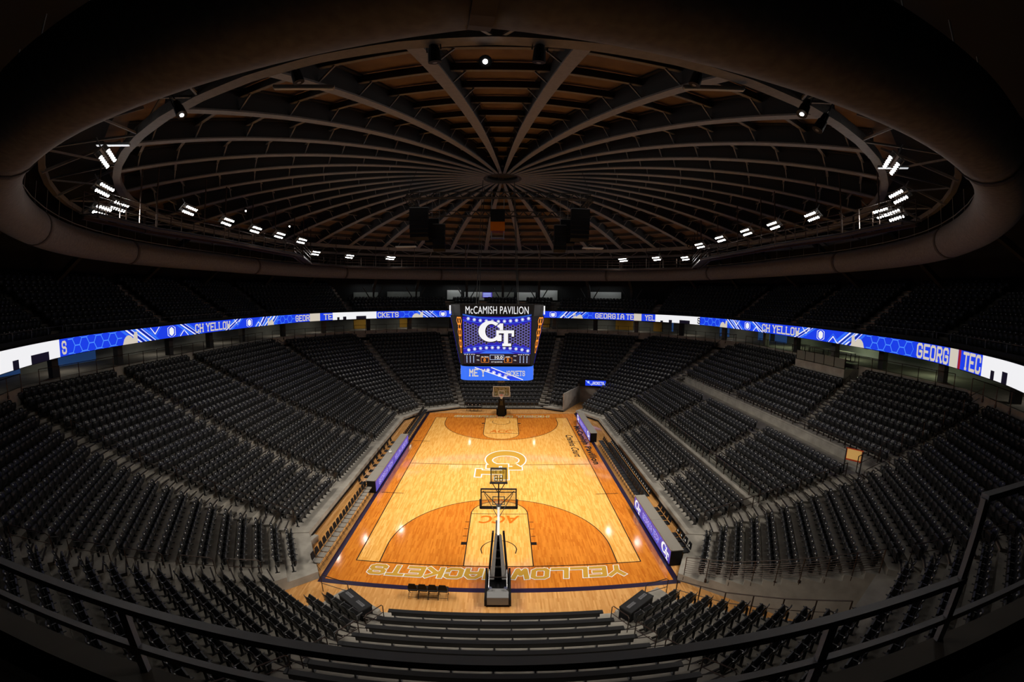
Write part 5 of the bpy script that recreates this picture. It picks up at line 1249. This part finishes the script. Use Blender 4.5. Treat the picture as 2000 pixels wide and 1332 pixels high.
# upper level openings at the far end
dd = {}
for (i, a, b, z0, z1, mt, lb) in ((3, -5.6, -2.4, 13.5, 14.9, 'dimwall', 'left of the centre'), (3, 3.2, 6.6, 13.5, 14.9, 'dimwall', 'right of the centre'), (3, -9.4, -6.3, 13.6, 15.3, 'dimwall', 'far left of the end'), (3, 7.2, 9.6, 13.6, 15.2, 'dimwall', 'far right of the end'), (4, -6.6, -1.0, 13.5, 14.9, 'wall', 'left corner'), (2, .5, 5.8, 13.6, 15.1, 'dimwall', 'right corner'), (3, -1.9, 2.6, 13.9, 14.9, 'wall', 'centre'), (4, .5, 4.5, 13.5, 14.8, 'wall', 'left corner beside the end')):
    fz = FACES[names[i]]; dist = dU[i] + 7.1
    m = MB(); m.prism([tuple(fz.n * dist + fz.t * a), tuple(fz.n * dist + fz.t * b), tuple(fz.n * (dist + .08) + fz.t * b), tuple(fz.n * (dist + .08) + fz.t * a)], z0, z1)
    m.build('window_suite', M[mt], kind='structure', label='pale lit opening in the upper back wall, %s' % lb)
    c = fz.n * (dist - .9) + fz.t * (a + b) / 2; add_area('suite_light', (c[0], c[1], 16.2), (b - a, .2), 22, (.95, 1, 1), (0, 0, fz.phi + PI / 2))
t = thing('wall_screen', (-2.6, 38.2, 14.4), label='small blue lit screen high above the far end block', cat='screen')
m = MB(); m.box((0, 0, 0), (1.7, .12, .95)); m.build('casing', M['blackp'], t); m = MB(); m.poly([(-.8, -.07, -.42), (.8, -.07, -.42), (.8, -.07, .42), (-.8, -.07, .42)]); m.cur = 1
for z in (-.25, 0, .22): m.poly([(-.7, -.075, z), (.6, -.075, z), (.6, -.075, z + .09), (-.7, -.075, z + .09)])
m.build('lit_face', [M['led_violet'], M['led_sky']], t)
t = thing('exit_sign', (-20.5, 35.2, 15.0), R(28), label='small green lit exit sign in the far left upper corner', cat='sign')
m = MB(); m.box((0, 0, 0), (.9, .08, .4)); m.build('sign_box', M['blackp'], t); P, bb = font2d('EXIT', 1., offset=.02); m = MB(); lay(m, fit2d(P, bb, -.34, .34, -.13, .13), lambda u, v, dz: (u, -.05 - dz, v)); m.build('sign_letters', mat('led_green', (0, .02, 0), .5, emis=(.02, .5, .12), es=1.), t)
# upper deck stairs with pale red lit nosings
for i, tt_ in ((6, -6.0), (6, 3.2), (0, -6.0), (0, 3.2), (3, -3.2), (3, 3.2)):
    if names[i] not in UP: continue
    d0, rows = UP[names[i]]; m = MB(); nz = MB()
    for k in range(1, len(rows)):
        s0, s1, z, s_ = rows[k]; zp = rows[k - 1][2]
        m.prism([WU(i, s0 - .4, tt_ - .5), WU(i, s0, tt_ - .5), WU(i, s0, tt_ + .5), WU(i, s0 - .4, tt_ + .5)], zp, (z + zp) / 2)
        for s2, z2 in ((s0 - .4, (z + zp) / 2), (s0, z)): nz.prism([WU(i, s2 - .01, tt_ - .5), WU(i, s2 + .1, tt_ - .5), WU(i, s2 + .1, tt_ + .5), WU(i, s2 - .01, tt_ + .5)], z2 - .04, z2 + .008)
    o = m.build('upper_stairs', M['concrete'], kind='structure', label='upper deck aisle stairs, %s' % names[i].replace('_', ' ')); nz.build('step_nosing', M['nose2'], o)
for i in list(range(0, 12)):
    if names[i] not in UP or i in (0, 3, 6): continue
    d0, rows = UP[names[i]]; m = MB(); nz = MB(); f = FACES[names[i]]; g = FACES[names[(i + 1) % 12]]
    for k in range(1, len(rows)):
        s0, s1, z, s_ = rows[k]; zp = rows[k - 1][2]
        for e in (0,):
            tt_ = ulim(i, s0)[e] + .35
            m.prism([WU(i, s0 - .4, tt_ - .5), WU(i, s0, tt_ - .5), WU(i, s0, tt_ + .5), WU(i, s0 - .4, tt_ + .5)], zp, (z + zp) / 2)
            for s2, z2 in ((s0 - .4, (z + zp) / 2), (s0, z)): nz.prism([WU(i, s2 - .01, tt_ - .5), WU(i, s2 + .1, tt_ - .5), WU(i, s2 + .1, tt_ + .5), WU(i, s2 - .01, tt_ + .5)], z2 - .04, z2 + .008)
    o = m.build('upper_stairs', M['concrete'], kind='structure', label='upper deck aisle stairs, %s' % names[i].replace('_', ' ')); nz.build('step_nosing', M['nose2'], o)
# tunnel sign and walkway board
t = thing('tunnel_sign', (12.35, 20.3, 2.95), R(-14), label='small blue lit display reading JACKETS above the far right tunnel', cat='sign')
m = MB(); m.box((0, .12, 0), (3.0, .24, .8)); m.build('casing', M['blackp'], t)
m = MB(); m.poly([(-1.45, -.01, -.36), (1.45, -.01, -.36), (1.45, -.01, .36), (-1.45, -.01, .36)]); fn = lambda u, v, dz: (u, -.014 - dz, v)
lay(m, strokes2d([[(-1.4, .3), (-.6, -.3)], [(1.4, .3), (.9, -.3)]], .06), fn, 1); lay(m, hex2d(-1.05, .1, .17), fn, 1)
P, wd = word2d('JACKETS', 1., slab=True); lay(m, fit2d(P, (0, wd, 0, 1), -.62, .95, -.2, .2), lambda u, v, dz: fn(u, v, .004 + dz), 2)
m.build('lit_face', [M['led_blue'], M['led_sky'], M['led_white']], t)
m = MB(); f = FACES['far_right_inner']; m.prism([W(f, 5.55, 1.9), W(f, 5.55, -2.4), W(f, 5.7, -2.4), W(f, 5.7, 1.9)], 2.3, 3.4); m.build('wall_tunnel_end', M['roof'], kind='structure', label='dark lintel over the far right tunnel')
t = thing('notice_board', (20.8, -14.3, 4.05), R(-58), label='freestanding black frame board with orange and yellow panel on the right walkway', cat='notice board')
m = MB(); 
for sx in (-.5, .5): m.box((sx, 0, .75), (.07, .07, 1.5)); m.box((sx, 0, .03), (.12, .5, .06))
m.build('post', M['black'], t); m = MB(); m.box((0, 0, 1.2), (1.05, .06, .75)); m.build('panel_frame', M['rim'], t, label='orange frame'); m = MB(); m.box((0, -.035, 1.22), (.88, .02, .6)); m.build('panel', mat('board_yellow', (.8, .5, .16), .5, emis=(.5, .28, .08), es=.5), t, label='pale yellow lit panel')
m = MB(); m.box((0, 0, .35), (.9, .04, .3)); m.build('grille', M['greylt'], t)
